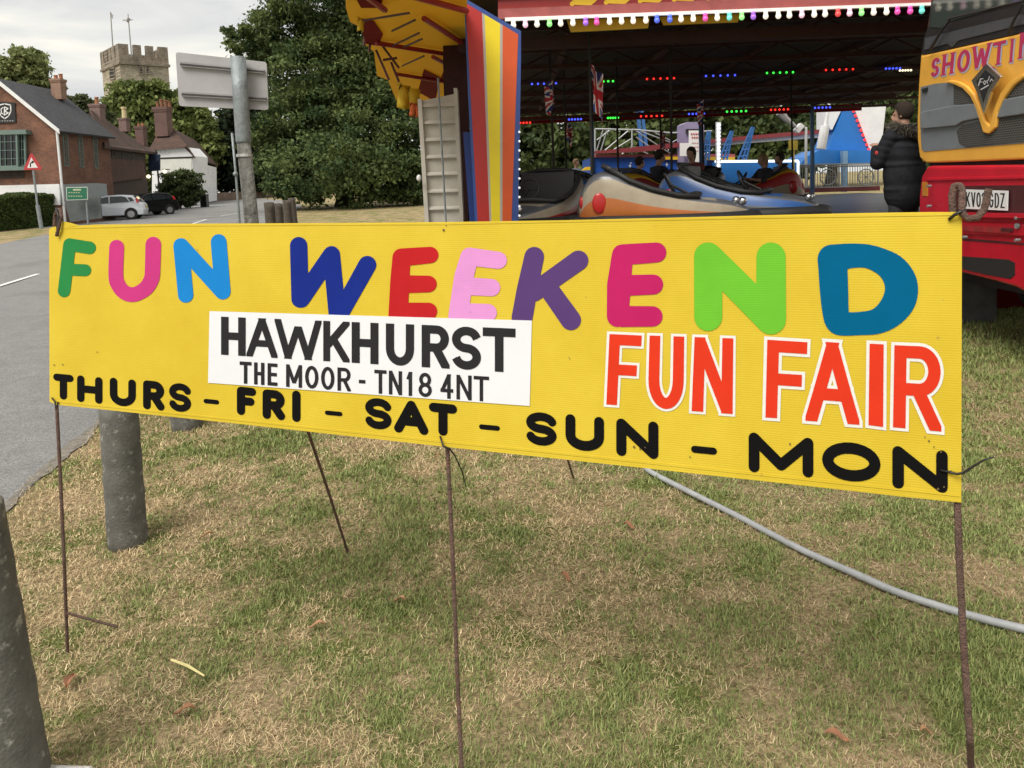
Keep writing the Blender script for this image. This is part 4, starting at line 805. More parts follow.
mb=MB(); g=[cap2((73,189.8),(81,189.7),.8,.8,False)]+[cap2((68.5+i*2.4,192.6),(70+i*2.4,192.6),.45,.45,False) for i in range(5)]+[cap2((68.5+i*2.4,196.2),(70+i*2.4,196.1),.45,.45,False) for i in range(6)]
union(mb,g,lambda x,y:GP.hit(x,y,.04)); mb.build('lettering',mat('sign_lettering',(.42,.45,.3),.6),gf)
pn=P(90,186,39.4); mb=MB(); px(mb,front(39.6),[(64,199.5),(100,197),(102,218),(70,222)],.06); 
tag(mb.build('timber_fence',mat('grey_boarding_dark',(.10,.11,.11),.8,var=.2,scale=2)),'grey timber fence panel between hedge and white hatchback','fence')
# ------------------------------------------------------------------ cars
def carbody(prof,W,shr,n=1):
    """side outline (x,z) swept across the width, narrowing with height"""
    mb=MB(); ys=[-1,-.93,-.6,0,.6,.93,1]; k=len(prof); zmax=max(z for x,z in prof)
    rows=[]
    for y in ys:
        r=[]
        for x,z in prof:
            f=1-shr*max(0,(z-.85)/(zmax-.85)); e=(1 if abs(y)<.95 else .96)
            r.append(Vector((x*(1 if abs(y)<.9 else .985),y*W/2*f,.25+(z-.25)*(1 if abs(y)<.95 else .985))))
        rows.append(r)
    vs=[v for r in rows for v in r]; fs=[]
    for i in range(len(ys)-1):
        for j in range(k): fs.append((i*k+j,i*k+(j+1)%k,(i+1)*k+(j+1)%k,(i+1)*k+j))
    fs+=[tuple(range(k-1,-1,-1)),tuple(range((len(ys)-1)*k,len(ys)*k))]
    return mb.raw(vs,fs)
def car(name,label,loc,rz,paint,lights=True):
    """hatchback, nose towards -x"""
    loc=Vector(loc); R=empty(name,(0,0,0),label,'car'); s=Matrix.Identity(4)
    prof=[(-1.9,.25),(-1.95,.5),(-1.88,.72),(-1.55,.86),(-1.0,.96),(-.45,1.36),(-.1,1.46),(.6,1.49),(1.3,1.42),(1.72,1.0),(1.85,.9),(1.92,.55),(1.86,.25)]
    carbody(prof,1.7,.2).build('body',paint,R,smooth=False,mods=[('BEVEL',dict(width=.05,segments=2,limit_method='ANGLE'))])
    gl_=mat('car_glass',(.03,.035,.04),.05,var=0)
    for sy in(-1,1):
        for w_ in ([(-.78,1.0),(-.38,1.32),(-.06,1.38),(.02,1.38),(.02,1.0)],[(.08,1.0),(.08,1.39),(.7,1.39),(.95,1.33),(1.12,1.05)],[(1.02,1.32),(1.25,1.3),(1.4,1.1),(1.18,1.06)]):
            f=lambda x,z:Vector((x,sy*(.85*(1-.2*max(0,(z-.85)/.64))+.004),z)); mb=MB(); pts=[f(*q) for q in w_]; mb.prism(pts,(0,-sy*.015,0)); mb.build('side_window',gl_,R)
        for wx in(-1.2,1.18):
            mb=MB(); c=Vector((wx,sy*.76,.31)); mb.tube([c-Vector((0,.1*1,0)),c+Vector((0,-.02+.12,0))],.31,20); wh=mb.build('wheel',mat('tyre_rubber',(.018,.018,.018),.8),R)
            mb=MB(); mb.tube([c+Vector((0,sy*.1,0)),c+Vector((0,sy*.115,0))],.2,14); mb.build('rim',mat('alloy',(.45,.45,.46),.35,.6,var=.2,scale=14),wh)
            mb=MB(); mb.tube([Vector((wx,sy*.842,.33)),Vector((wx,sy*.853,.33))],.365,20); mb.build('wheel_arch',DARK,R)
            mb=MB(); mb.tube([c+Vector((0,sy*.085,0)),c+Vector((0,sy*.108,0))],.305,20); mb.build('wheel',mat('tyre_rubber',(0,0,0)),R)
        mb=MB(); mb.prism([(1.52,sy*.80,.98),(1.66,sy*.785,1.02),(1.55,sy*.74,1.24),(1.44,sy*.75,1.2)],(.02,sy*.045,0)); mb.build('tail_light',mat('tail_red',(.45,.03,.03),.3),R)
        mb=MB(); mb.prism([(-1.86,sy*.55,.62),(-1.6,sy*.84,.66),(-1.45,sy*.84,.78),(-1.75,sy*.55,.76)],(-.02,sy*.02,.02)); mb.build('headlight',mat('lamp_clear',(.6,.62,.64),.15),R)
        mb=MB(); mb.ell((-.72,sy*.93,1.0),(.1,.09,.07)); mb.build('door_mirror',paint,R,smooth=True)
    mb=MB(); mb.prism([(-.95,-.62,.995),(-.95,.62,.995),(-.48,.58,1.36),(-.48,-.58,1.36)],(-.02,0,.02)); mb.build('windscreen',gl_,R)
    mb=MB(); mb.prism([(1.72,-.6,1.02),(1.72,.6,1.02),(1.35,.56,1.4),(1.35,-.56,1.4)],(.02,0,.02)); mb.build('rear_window',gl_,R)
    mb=MB(); mb.box((1.93,0,.72),(.02,.5,.11)); mb.build('number_plate',mat('yellow_plate',(.6,.5,.08),.5),R)
    R.matrix_world=Matrix.Translation(loc)@Matrix.Rotation(rz,4,'Z'); return R
Yk=44.5; c=P(112,212,Yk); car('hatchback_car','white hatchback parked beside the green sign and brown house',(c.x,Yk,gz(Yk)+.008),.30,mat('white_car_paint',(.62,.65,.70),.25,var=.03,spec=.6))
Yk=49.5; c=P(146,208,Yk); car('hatchback_car','black car parked just right of the white hatchback',(c.x,Yk,gz(Yk)+.008),.95,mat('black_car_paint',(.010,.010,.012),.2,var=.03,spec=.6))
# ------------------------------------------------------------------ people
SKIN=mat('skin',(.42,.24,.17),.55,var=.08,scale=20); HAIRB=mat('brown_hair',(.03,.019,.012),.9,var=.5,scale=60,bump=.9,bscale=150)
def fused(mb,name,m,par,vox=.012,sm=3):
    return mb.build(name,m,par,smooth=True,mods=[('REMESH',dict(mode='VOXEL',voxel_size=vox)),('SMOOTH',dict(iterations=sm,factor=.5))])
def person(base,rz,label,J,scale=1.,hair=HAIRB,top=None,legs=None,skin=SKIN,group=None,vox=.014,parent=None,face_turn=0.,hairlen=0,sleeve=1.):
    """J: joints in metres, body facing -y. One fused body; hair, top and trousers are its children"""
    R=empty('person',(0,0,0),label,'person',group); g=lambda k:Vector(J[k])
    H=g('head'); Mh=Matrix.Rotation(face_turn,3,'Z'); mb=MB()
    mb.ell(H+Vector((0,.005,.01)),(.072,.09,.105)); mb.ell(H+Mh@Vector((0,-.035,-.055)),(.052,.058,.055)); mb.cap(H+Mh@Vector((0,-.088,.0)),H+Mh@Vector((0,-.106,-.028)),.009,.014,8)
    for s in(-1,1):
        mb.ell(H+Mh@Vector((s*.076,.008,-.01)),(.012,.022,.032)); mb.ell(H+Mh@Vector((s*.03,-.083,.012)),(.013,.010,.009))
    mb.ell(H+Mh@Vector((0,-.09,-.055)),(.024,.012,.008))
    mb.cap(g('neck')-Vector((0,0,.04)),H-Vector((0,-.01,.05)),.058,.052)
    mb.ell(g('chest'),(.17,.11,.19)); mb.ell((g('chest')+g('pelvis'))/2,(.145,.10,.16)); mb.ell(g('pelvis'),(.165,.115,.13)); mb.cap(g('chest')+Vector((-.12,0,.12)),g('chest')+Vector((.12,0,.12)),.065,.065)
    mb.cap(g('chest'),g('neck'),.08,.06)
    for s in('l','r'):
        a,b,c=g('sh'+s),g('el'+s),g('ha'+s); mb.cap(a,b,.052,.041); mb.cap(b,c,.041,.027); d=(c-b).normalized(); sx=1 if s=='l' else -1
        side=d.cross(Vector((0,0,1))); side=side.normalized() if side.length>.2 else Vector((1,0,0)); up=side.cross(d)
        pm=c+d*.05; mb.ell(pm-d*.01,(.035,.035,.03))
        for k_,ln in enumerate((.062,.07,.066,.052)):
            o=side*((k_-1.5)*.019); p1=pm+d*.02+o; p2=p1+d*ln*.55-up*.008; p3=p2+d*ln*.42-up*.024; mb.cap(p1,p2,.0095,.0085,8); mb.cap(p2,p3,.0085,.007,8)
        t1=pm-d*.01-side*.03; mb.cap(t1,t1-side*.022+d*.03,.011,.0095,8); mb.cap(t1-side*.022+d*.03,t1-side*.02+d*.052-up*.01,.0095,.008,8)
        a,b,c,e=g('hi'+s),g('kn'+s),g('an'+s),g('to'+s); mb.cap(a,b,.085,.058); mb.cap(b,c,.058,.038); mb.cap(c-Vector((0,0,.03)),e,.042,.034)
    body=fused(mb,'body',skin,R,vox if not vox<.01 else vox)
    mb=MB(); mb.ell(H+Vector((0,.014,.032)),(.090,.108,.108)); 
    if hairlen: mb.cap(H+Mh@Vector((0,.06,0)),H+Mh@Vector((0,.07,-hairlen)),.075,.05)
    cutf=Mh@Vector((0,-1,0)); v2=[]
    for i,v in enumerate(mb.v):      # push the hairline back off the face
        r=v-H; fr=r.dot(cutf)
        if fr>.03 and r.z<.055: v=v-cutf*min(fr-.02,.09)
        if not hairlen and r.z<-.10: v=Vector((H.x+r.x*.8,v.y,H.z-.10+(r.z+.10)*.4))
        v2.append(v+Vector(rng.normal(0,.0025,3)))
    mb.v=v2; mb.build('hair',hair,R,smooth=True)
    if top:
        mb=MB(); mb.ell(g('chest'),(.185,.128,.20)); mb.ell((g('chest')+g('pelvis'))/2,(.165,.122,.18)); mb.ell(g('pelvis')+Vector((0,0,.03)),(.18,.13,.11)); mb.cap(g('chest')+Vector((-.12,0,.125)),g('chest')+Vector((.12,0,.125)),.074,.074); mb.cap(g('chest'),g('neck')-Vector((0,0,.03)),.08,.068)
        for s in('l','r'):
            a,b,c=g('sh'+s),g('el'+s),g('ha'+s); mb.cap(a,a.lerp(b,min(1,sleeve)),.066,.054)
            if sleeve>1: mb.cap(b,b.lerp(c,.92),.054,.038)
        fused(mb,'top',top,R,.016)
    if legs:
        mb=MB(); mb.ell(g('pelvis')-Vector((0,0,.01)),(.178,.128,.125))
        for s in('l','r'):
            a,b,c=g('hi'+s),g('kn'+s),g('an'+s); mb.cap(a,b,.098,.07); mb.cap(b,c+Vector((0,0,.03)),.07,.055)
        fused(mb,'trousers',legs,R,.016)
        mb=MB()
        for s in('l','r'):
            c,e=g('an'+s),g('to'+s); sm_=MB(); sm_.cap(c-Vector((0,0,.035)),e,.05,.042); sm_.build('shoe',mat('dark_shoe',(.03,.028,.026),.6),R,smooth=True)
    R.matrix_world=Matrix.Translation(Vector(base))@Matrix.Rotation(rz,4,'Z')@Matrix.Scale(scale,4); TM[R]=R.matrix_world.copy()
    return R
def standing(arms='down'):
    J=dict(head=(0,-.01,1.63),neck=(0,.01,1.47),chest=(0,0,1.27),pelvis=(0,0,.95),shl=(.19,0,1.40),shr=(-.19,0,1.40),hil=(.09,0,.9),hir=(-.09,0,.9),knl=(.10,-.02,.49),knr=(-.10,-.01,.49),anl=(.11,.02,.09),anr=(-.11,.03,.09),tol=(.13,-.13,.045),tor=(-.13,-.12,.045))
    if arms=='down': J.update(ell=(.25,.03,1.12),elr=(-.25,.03,1.12),hal=(.25,-.08,.88),har=(-.25,-.08,.88))
    if arms=='fold': J.update(ell=(.25,-.05,1.13),elr=(-.25,-.05,1.13),hal=(-.02,-.2,1.16),har=(.02,-.22,1.12))
    if arms=='phone': J.update(ell=(.27,-.10,1.13),elr=(-.27,-.10,1.13),hal=(.08,-.30,1.30),har=(-.08,-.30,1.28))
    return J
def seated():
    return dict(head=(0,-.03,.83),neck=(0,.02,.67),chest=(0,.03,.47),pelvis=(0,.05,.15),shl=(.19,.02,.6),shr=(-.19,.02,.6),ell=(.24,-.15,.40),elr=(-.24,-.15,.40),hal=(.10,-.38,.45),har=(-.10,-.38,.45),hil=(.10,0,.12),hir=(-.10,0,.12),knl=(.13,-.40,.22),knr=(-.13,-.40,.22),anl=(.12,-.68,-.02),anr=(-.12,-.68,-.02),tol=(.12,-.82,.0),tor=(-.12,-.82,.0))
# ------------------------------------------------------------------ dodgem track
FZ=.95; YF=8.2; YB=22.; CZ=3.62
RED=mat('showman_red',(.30,.02,.018),.45,var=.12,scale=4,dirt=((.16,.02,.02),6,.62)); DRED=mat('dark_red_paint',(.17,.008,.008),.8,var=.2,spec=.1); YLW=mat('showman_yellow',(.75,.48,.02),.5,var=.08,scale=3)
BLU=mat('showman_blue',(.01,.04,.22),.45,var=.1); CEIL=mat('roof_lining',(.026,.015,.012),.85,var=.3,scale=1.5); STEEL=mat('floor_plate',(.16,.165,.17),.38,.55,var=.25,scale=1.2,dirt=((.08,.08,.08),3,.6))
ride=empty('dodgem_track',(4,15,0),'covered dodgem track with red fascia, coloured bulbs and yellow awning behind the banner','fairground ride')
XL,XR=-.55,10.5
mb=MB(); mb.box(((XL+XR)/2,(YF-.2+YB)/2,FZ-.06),(XR-XL,YB-YF+.2,.12)); mb.build('floor',STEEL,ride)
mb=MB(); mb.box(((XL+XR)/2,YF-.16,FZ*.45),(XR-XL-.1,.05,FZ*.85)); mb.build('skirt',DRED,ride)
for x in (XL+.2,2.6,5.4,8.2,XR-.2):
    for y in (YF+.2,13,18,YB-.3): mb=MB(); mb.box((x,y,(FZ-.12)/2),(.12,.12,FZ-.12)); mb.build('jack_leg',DARK,ride)
mb=MB(); mb.box(((XL+XR)/2,(YF+YB)/2,CZ+.05),(XR-XL+.4,YB-YF,.10)); mb.build('roof',CEIL,ride)
mb=MB(); mb.prism([(XL-.2,YF-.1,CZ+.12),(XR+.2,YF-.1,CZ+.12),(XR+.2,15,CZ+1.9),(XL-.2,15,CZ+1.9)],(0,.02,.06)); mb.prism([(XL-.2,YB+.1,CZ+.12),(XR+.2,YB+.1,CZ+.12),(XR+.2,15.01,CZ+1.9),(XL-.2,15.01,CZ+1.9)],(0,.02,.06)); mb.build('tilt_cover',YLW,ride)
BEAM=mat('oxide_beam',(.055,.02,.016),.7,var=.3,scale=3)
for i,y in enumerate((9.6,11.2,12.9,14.6,16.4,18.2,20.1)):
    mb=MB(); mb.box(((XL+XR)/2,y,3.34),(XR-XL,.06,.06)); mb.box(((XL+XR)/2,y,3.58),(XR-XL,.06,.06))
    n=26
    for k in range(n):
        x0=XL+(XR-XL)*k/n; x1=XL+(XR-XL)*(k+1)/n; a,b=((x0,y,3.36),(x1,y,3.56)); 
        if k%2: a,b=((x0,y,3.56),(x1,y,3.36))
        mb.tube([a,b],.014,5)
    mb.build('roof_truss',BEAM,ride)
for x in (.9,2.5,4.1,5.7,7.3,9): mb=MB(); mb.box((x,(YF+YB)/2,3.60),(.08,YB-YF-.3,.08)); mb.build('roof_rail',BEAM,ride)
# fascia: pinkish red beam, white strip, bulbs, and the scrolled boards above
FA=front(YF); mb=MB(); px(mb,FA,[(498,9),(930,-9),(1150,-18),(1150,-2),(930,4.6),(498,19)],.12); mb.build('fascia_beam',mat('faded_red_beam',(.36,.09,.085),.5,var=.2,scale=5,dirt=((.2,.07,.06),7,.6)),ride)
mb=MB(); px(mb,FA,[(505,17.6),(930,2.4),(1150,-5),(1150,-2),(930,5.2),(505,21)],.03,.03); mb.build('white_strip',mat('fluorescent_strip',(.8,.8,.78),.4,var=.05,emit=.12),ride)
mb=MB(); px(mb,FA,[(498,9),(1150,-18),(1150,-150),(498,-125)],.06,-.03); bd=mb.build('rounding_board',RED,ride)
mb=MB()
for i,x in enumerate(range(572,1000,34)):
    y=-.0415*(x-498)+8; g=[]
    g+=stroke_px(mb,FA,[(x,y-1,2.2),(x+8,y-7,3),(x+14,y-16,2.4),(x+9,y-22,1.6)]); g+=stroke_px(mb,FA,[(x+4,y-2,2),(x+18,y-3,3.4),(x+27,y-9,2),(x+24,y-14,1.2)])
    union(mb,g,lambda a,b:FA.hit(a,b,-.024))
mb.build('scrollwork',YLW,bd)
bulbcols=['w','p','w','g','w','w','v','m','w','w','w','w','b','b','w','w','m','w','t','g','v','w','w','w','p','w','w','r','p','g','w','w','m','m','t','w','p','w','w','g','w','b','w','p','w','w']
BC=dict(w=(1,.93,.8),p=(1,.62,.78),g=(.35,1,.3),v=(.45,.18,.9),m=(1,.12,.5),b=(.12,.2,1),t=(.2,.9,.75),r=(1,.1,.1))
for i,cc in enumerate(bulbcols):
    x=513.2+i*12.02; y=17.6+8.2-.0352*(x-513); c=FA.hit(x+rng.uniform(-.7,.7),y-1,.05); mb=MB()
    mb.ell(c-Vector((0,0,.006)),(.030,.030,.032),10,8); mb.tube([c+Vector((0,0,.02)),c+Vector((0,0,.05))],[.026,.02],8)
    mb.build('bulb',mat('bulb_'+cc,BC[cc],.25,var=0,emit=.42 if cc in'wpg' else .3),ride,smooth=True)
mb=MB(); px(mb,front(YF+.25),[(567,20),(650,17.5),(648,28),(571,32)],.03); px(mb,front(YF+.25),[(660,17),(740,14),(738,22),(664,25)],.03); mb.build('soffit_panel',YLW,ride)
mb=MB(); mb.box(((XL+XR)/2,YF+.9,3.30),(XR-XL,.16,.14)); mb.build('front_lintel',mat('lintel_brown',(.04,.012,.010),.7,var=.3),ride)
def leds(y_,lst,Yr):
    for x0,x1,y,cc in lst:
        for k in range(5):
            c=P(x0+(x1-x0)*k/4,y-.03*(x1-x0)*k/4,Yr); mb=MB(); mb.ell(c,.019*Yr/12.8,8,6); mb.build('led_lamp',mat('led_'+cc,dict(r=(1,.03,.02),g=(.05,1,.08),b=(.06,.1,1),w=(1,.9,.6))[cc],.3,var=0,emit=1.1),ride)
leds(0,[(532,556,84,'b'),(594,613,81.7,'g'),(647,674,79,'r'),(706,735,76,'b'),(767,793,73,'g'),(826,853,70,'r'),(886,900,68.6,'b'),(900,911,70.5,'w')],12.8)
leds(0,[(517,530,123,'r'),(569,581,119.5,'b'),(608,618,118,'g'),(641,662,116.4,'r'),(689,704,114,'b'),(727,746,111.6,'g'),(771,788,109.8,'r'),(815,830,107.8,'b')],19.6)
for x in (XL+.1,2.5,5.7,9): mb=MB(); mb.box((x,YB-.1,(FZ+CZ)/2),(.09,.09,CZ-FZ)); mb.build('rear_post',mat('steel_blue_paint',(.04,.10,.22),.5,var=.1),ride)
mb=MB(); mb.box(((XL+XR)/2,YB,CZ-.14),(XR-XL,.05,.2)); mb.build('rear_fascia',DRED,ride)
# left corner: posts, striped board, yellow awning, stair module
YC=7.7; CB=front(YC)
mb=MB(); px(mb,front(9.5),[(443,60),(447,222),(468,222),(468,-60),(443,-60)],.35); mb.build('corner_post',mat('very_dark_red',(.035,.007,.006),.8,var=.3),ride)
mb=MB(); px(mb,front(8.1),[(463,132),(479,132),(486,240),(471,240)],.1); mb.build('blue_panel',BLU,ride)
mb=MB(); px(mb,CB,[(463,-30),(466,-1),(521,31),(521,60),(518,240),(476,240),(468,95)],.08); cb=mb.build('corner_board',mat('royal_blue_edge',(.03,.07,.27),.4,var=.1),ride)
for nm,c,q in (('red',(.42,.022,.02),[(465.5,3),(482,12.8),(490,235),(478.5,235)]),('grey',(.42,.38,.34),[(482,12.8),(484.6,14.4),(492,235),(490,235)]),('yellow',(.78,.62,.015),[(484.6,14.4),(500,23.5),(500,235),(492,235)]),('grey',(0,0,0),[(500,23.5),(502.6,25),(502.4,235),(500,235)]),('orange',(.62,.09,.018),[(502.6,25),(518.2,34.4),(511,235),(502.4,235)])):
    mb=MB(); px(mb,CB,q,.004,.004); mb.build('stripe',mat('board_'+nm,c,.4,var=.07,scale=3,bump=.08,bscale=4),cb)
for k in range(11): c=CB.hit(519.4,132+k*9.3,.01); mb=MB(); mb.ell(c,.013,7,6); mb.build('edge_bulb',mat('pearl_bulb',(.85,.85,.85),.3,var=0,emit=.35),ride)
canvas=bpy.data.materials.new('yellow_canvas'); canvas.use_nodes=True; N=canvas.node_tree.nodes; L=canvas.node_tree.links
b=N['Principled BSDF']; b.inputs['Base Color'].default_value=(.72,.53,.035,1); b.inputs['Roughness'].default_value=.7
t=N.new('ShaderNodeBsdfTranslucent'); t.inputs['Color'].default_value=(.8,.5,.02,1); mx=N.new('ShaderNodeMixShader'); mx.inputs[0].default_value=.32; L.new(b.outputs[0],mx.inputs[1]); L.new(t.outputs[0],mx.inputs[2]); L.new(mx.outputs[0],N['Material Output'].inputs['Surface'])
AW=Plane((0,0,3.2),(1,0,0),(0,1,.02))
mb=MB(); px(mb,AW,[(345,-60),(346,8),(350,22),(362,28),(366,45),(374,52),(377,76),(388,80),(396,100),(418,109),(437,100),(452,96),(467,88),(467,-60)],.02); aw=mb.build('awning',canvas,ride)
def bar(q,r,m,nm='awning_rib',off=.05,off2=None):
    mb=MB(); p=[AW.hit(x,y,off if i==0 or off2 is None else off2) for i,(x,y) in enumerate(q)]; mb.tube(p,r,6); mb.build(nm,m,aw)
for q in ([(374,-14),(467,11)],[(424,18.5),(467,46)],[(376,43),(461,56.6)],[(396,74),(458,84)],[(433,57),(450,66)],[(345,-20),(385,10)]): bar(q,.03,RED)
for q,o2 in (([(363,20.5),(409,13)],.2),([(393,45.5),(419,33)],.2),([(404,47),(422,39)],.25),([(392,31),(415,20)],.15),([(402,66),(424,56)],.2)): bar(q,.011,mat('dark_brace',(.05,.02,.016),.7),'awning_brace',.06,o2)
for q in ([(349,-14),(385,-6),(380,8),(361,8)],[(365,20),(374,22),(383,35),(378,46),(366,44),(362,32)],[(424,70),(440,78),(435,103),(429,98),(418,92)],[(449,60),(452,65),(444,84),(440,80)]):
    mb=MB(); px(mb,AW,q,.012,.03); mb.build('awning_patch',DRED,aw)
# hanging scalloped edge: ripples of canvas
def cloth(q0,q1,Y0,Y1,drop,m,nm,par,n=14,amp=.04):
    a=P(*q0,Y0);b=P(*q1,Y1); mb=MB(); rows=[]
    for j in range(5):
        t=j/4; rows.append([a.lerp(b,i/n)+Vector((amp*math.sin(i*1.9+j*.7),amp*math.cos(i*1.5)*t,-drop*t*(.75+.25*abs(math.sin(i*PI/n*2)))))  for i in range(n+1)])
    vs=[v for r in rows for v in r]; fs=[(j*(n+1)+i,j*(n+1)+i+1,(j+1)*(n+1)+i+1,(j+1)*(n+1)+i) for j in range(4) for i in range(n)]; mb.raw(vs,fs)
    return mb.build(nm,m,par,smooth=True,mods=[('SOLIDIFY',dict(thickness=.006))])
cloth((396,82),(419,90),11.6,11.6,.40,canvas,'loose_flap',aw,8,.05); cloth((409,102),(418,104),11.5,11.5,.22,mat('orange_cloth',(.55,.12,.03),.8),'loose_flap',aw,6,.03)
cloth((357.5,17),(363,19),7.6,7.6,.14,canvas,'loose_flap',aw,5,.02)
for q in ([(366,24),(364,46)],[(372,30),(369,52)],[(376,50),(389,80)],[(381,44),(399,68)],[(391,62),(399,82)],[(383,60),(397,58)],[(374,40),(388,36)]):
    p=[P(*q[0],9),P(*q[1],9)]; mb=MB(); mb.tube(p,.016,6); mb.build('edge_bracket',mat('dark_bracket',(.07,.018,.014),.7),aw)
st=empty('stair_module',(P(440,222,8.8).x,8.8,0),'pale metal stair section stood upright beside the striped corner board','steps'); SPn=front(8.8)
BEI=mat('pale_grey_metal',(.52,.49,.43),.6,.0,var=.14,scale=3,dirt=((.36,.32,.27),4,.62))
mb=MB(); px(mb,SPn,[(417.5,99),(421.5,99),(429,226),(432,300),(428,300),(425,226)],.22); mb.build('side_rail',BEI,st)
mb=MB(); px(mb,SPn,[(453.5,88),(457,88),(463.5,226),(467,300),(463.5,300),(460,226)],.22); mb.build('side_rail',BEI,st)
mb=MB(); px(mb,front(8.86),[(421,101),(454,94),(464,300),(431,300)],.03); mb.build('back_panel',BEI,st)
for k in range(11):
    y=107+k*17.2; xa=421.7+(y-99)*.057; xb=453.6+(y-90)*.05; a=P(xa,y,8.82); b_=P(xb,y-1,8.82); mb=MB(); mb.prism([a,b_,b_+Vector((0,.02,.03)),a+Vector((0,.02,.03))],(0,0,.014)); mb.build('tread',BEI,st)
for xk,xk2 in((438,445),): mb=MB(); mb.tube([P(438,78,8.6),P(446,222,8.6)],.012,6); mb.build('tie_rod',g_metal,st)
mb=MB(); mb.ell(P(419,178,8.7),(.03,.03,.04)); mb.build('latch',mat('white_latch',(.7,.7,.7),.5),st)
# ------------------------------------------------------------------ dodgems
RUB=mat('black_rubber',(.016,.016,.017),.6,var=.2); CHR=mat('chrome',(.6,.6,.62),.18,.95,var=.06)
def flagmesh(mb,o,W,H):
    """draped union flag: red, white and blue cells on a folded cloth"""
    nx,ny=40,28; V=[]
    for j in range(ny+1):
        for i in range(nx+1):
            u=i/nx;v=j/ny; V.append(o+Vector((W*.34*u+.02*math.sin(u*9+v*2),.05*math.sin(u*13),-v*H-u*W*.62*(.6+.4*v))))
    b0=len(mb.v); mb.v+=V
    for j in range(ny):
        for i in range(nx):
            u=(i+.5)/nx*2-1;v=(j+.5)/ny*2-1; d=abs(abs(u)-abs(v)); k=0
            if d<.30:k=1
            if d<.12:k=2
            if abs(u)<.22 or abs(v)<.34:k=1
            if abs(u)<.12 or abs(v)<.2:k=2
            mb.f.append((b0+j*(nx+1)+i,b0+j*(nx+1)+i+1,b0+(j+1)*(nx+1)+i+1,b0+(j+1)*(nx+1)+i)); mb.mi.append(k)
def dodgem(loc,rz,c1,c2,c3,label,flag=False,polez=None):
    R=empty('dodgem_car',(0,0,0),label,'dodgem car','dodgems on the covered track')
    S_=[(-1.0,.22,.30,.36),(-.93,.38,.56,.62),(-.80,.46,.72,.76),(-.62,.50,.74,.78),(-.45,.52,.65,.67),(-.2,.53,.54,.54),(.1,.52,.45,.45),(.38,.50,.40,.42),(.6,.46,.37,.41),(.8,.38,.33,.37),(.95,.24,.28,.31),(1.0,.12,.24,.26)]
    def ringp(s): x,w_,h,hc=s; return [Vector((x,-w_*a,z)) for a,z in((.9,.12),(1.04,.24),(1.02,h*.62),(.93,h),(.86,h+.005),(.4,hc),(-.4,hc),(-.86,h+.005),(-.93,h),(-1.02,h*.62),(-1.04,.24),(-.9,.12))]
    vs=[];fs=[];mi=[]; n=12
    for s in S_: vs+=ringp(s)
    for i in range(len(S_)-1):
        for j in range(n-1):
            op=3<=i<=6
            if op and 4<=j<=6: continue
            fs.append((i*n+j,(i+1)*n+j,(i+1)*n+j+1,i*n+j+1)); mi.append(1 if (j in(1,9) ) else (2 if (i>=8 and 4<=j<=6) or (i in(0,1,2) and 4<=j<=6) or (j in (3,7)) else 0))
    mb=MB(); mb.v=vs; mb.f=fs; mb.mi=mi; mb.build('shell',[c1,c2,c3],R,smooth=True,mods=[('SUBSURF',dict(levels=1)),('SOLIDIFY',dict(thickness=.012))])
    mb=MB(); mb.tube([(-.60,-.43,.78),(-.40,-.48,.65),(-.15,-.49,.54),(.15,-.48,.46),(.36,-.44,.435),(.42,-.2,.46),(.42,.2,.46),(.36,.44,.435),(.15,.48,.46),(-.15,.49,.54),(-.40,.48,.65),(-.60,.43,.78),(-.68,.2,.83),(-.68,-.2,.83),(-.60,-.43,.78)],.03,8); mb.build('cockpit_rim',RUB,R,smooth=True)
    pts=[(1.08*math.cos(a)*(1 if abs(math.cos(a))<.8 else 1),.58*math.sin(a)*(1.12 if abs(math.sin(a))>.5 else 1),.17) for a in [2*PI*i/28 for i in range(29)]]
    mb=MB(); mb.tube(pts,.085,8); mb.build('bumper',RUB,R,smooth=True)
    mb=MB(); mb.prism([(-.52,-.38,.25),(-.1,-.38,.25),(-.1,.38,.25),(-.52,.38,.25)],(0,0,.12)); mb.prism([(-.55,-.38,.25),(-.44,-.38,.25),(-.52,-.36,.80),(-.6,-.36,.80)],(0,.76,0)); mb.build('seat',mat('seat_vinyl',(.03,.028,.03),.5),R)
    mb=MB(); mb.box((0,0,.14),(1.5,.8,.04)); mb.build('chassis',DARK,R)
    W_=MB(); c=Vector((.10,0,.58)); t=[]
    for i in range(17): a=2*PI*i/16; t.append(c+Vector((-.06*math.cos(a),.15*math.sin(a),.13*math.cos(a))))
    W_.tube(t,.014,6); W_.tube([c,c+Vector((.22,0,-.12))],.02,6); W_.tube([c-Vector((0,.14,0)),c+Vector((0,.14,0))],.01,5); W_.build('steering_wheel',RUB,R)
    for sy in(-1,1):
        mb=MB(); mb.ell((-.94,sy*.27,.40),(.035,.07,.09)); mb.build('tail_lamp',mat('red_lens',(.48,.02,.02),.25,var=.1),R,smooth=True)
        mb=MB(); mb.ell((-.74,sy*.485,.40),(.085,.022,.12)); mb.build('side_lens',mat('red_lens',(0,0,0)),R,smooth=True)
        mb=MB(); mb.ell((.90,sy*.2,.36),(.05,.06,.05)); mb.build('headlamp',CHR,R,smooth=True)
    mb=MB(); mb.tube([(-.82,0,.74),(-.80,0,(polez or CZ-.05)-FZ)],.017,7); pl_=mb.build('pickup_pole',DARK,R)
    if flag:
        mb=MB(); flagmesh(mb,Vector((-.80,0,2.05 if rz<0 else 1.75)),.42 if rz>-1 and rz<0 else .28,.48 if rz>-1 and rz<0 else .30); mb.build('flag',[mat('flag_blue',(.02,.03,.16),.8),mat('flag_white',(.65,.62,.6),.8),mat('flag_red',(.45,.02,.03),.8)],pl_,smooth=True)
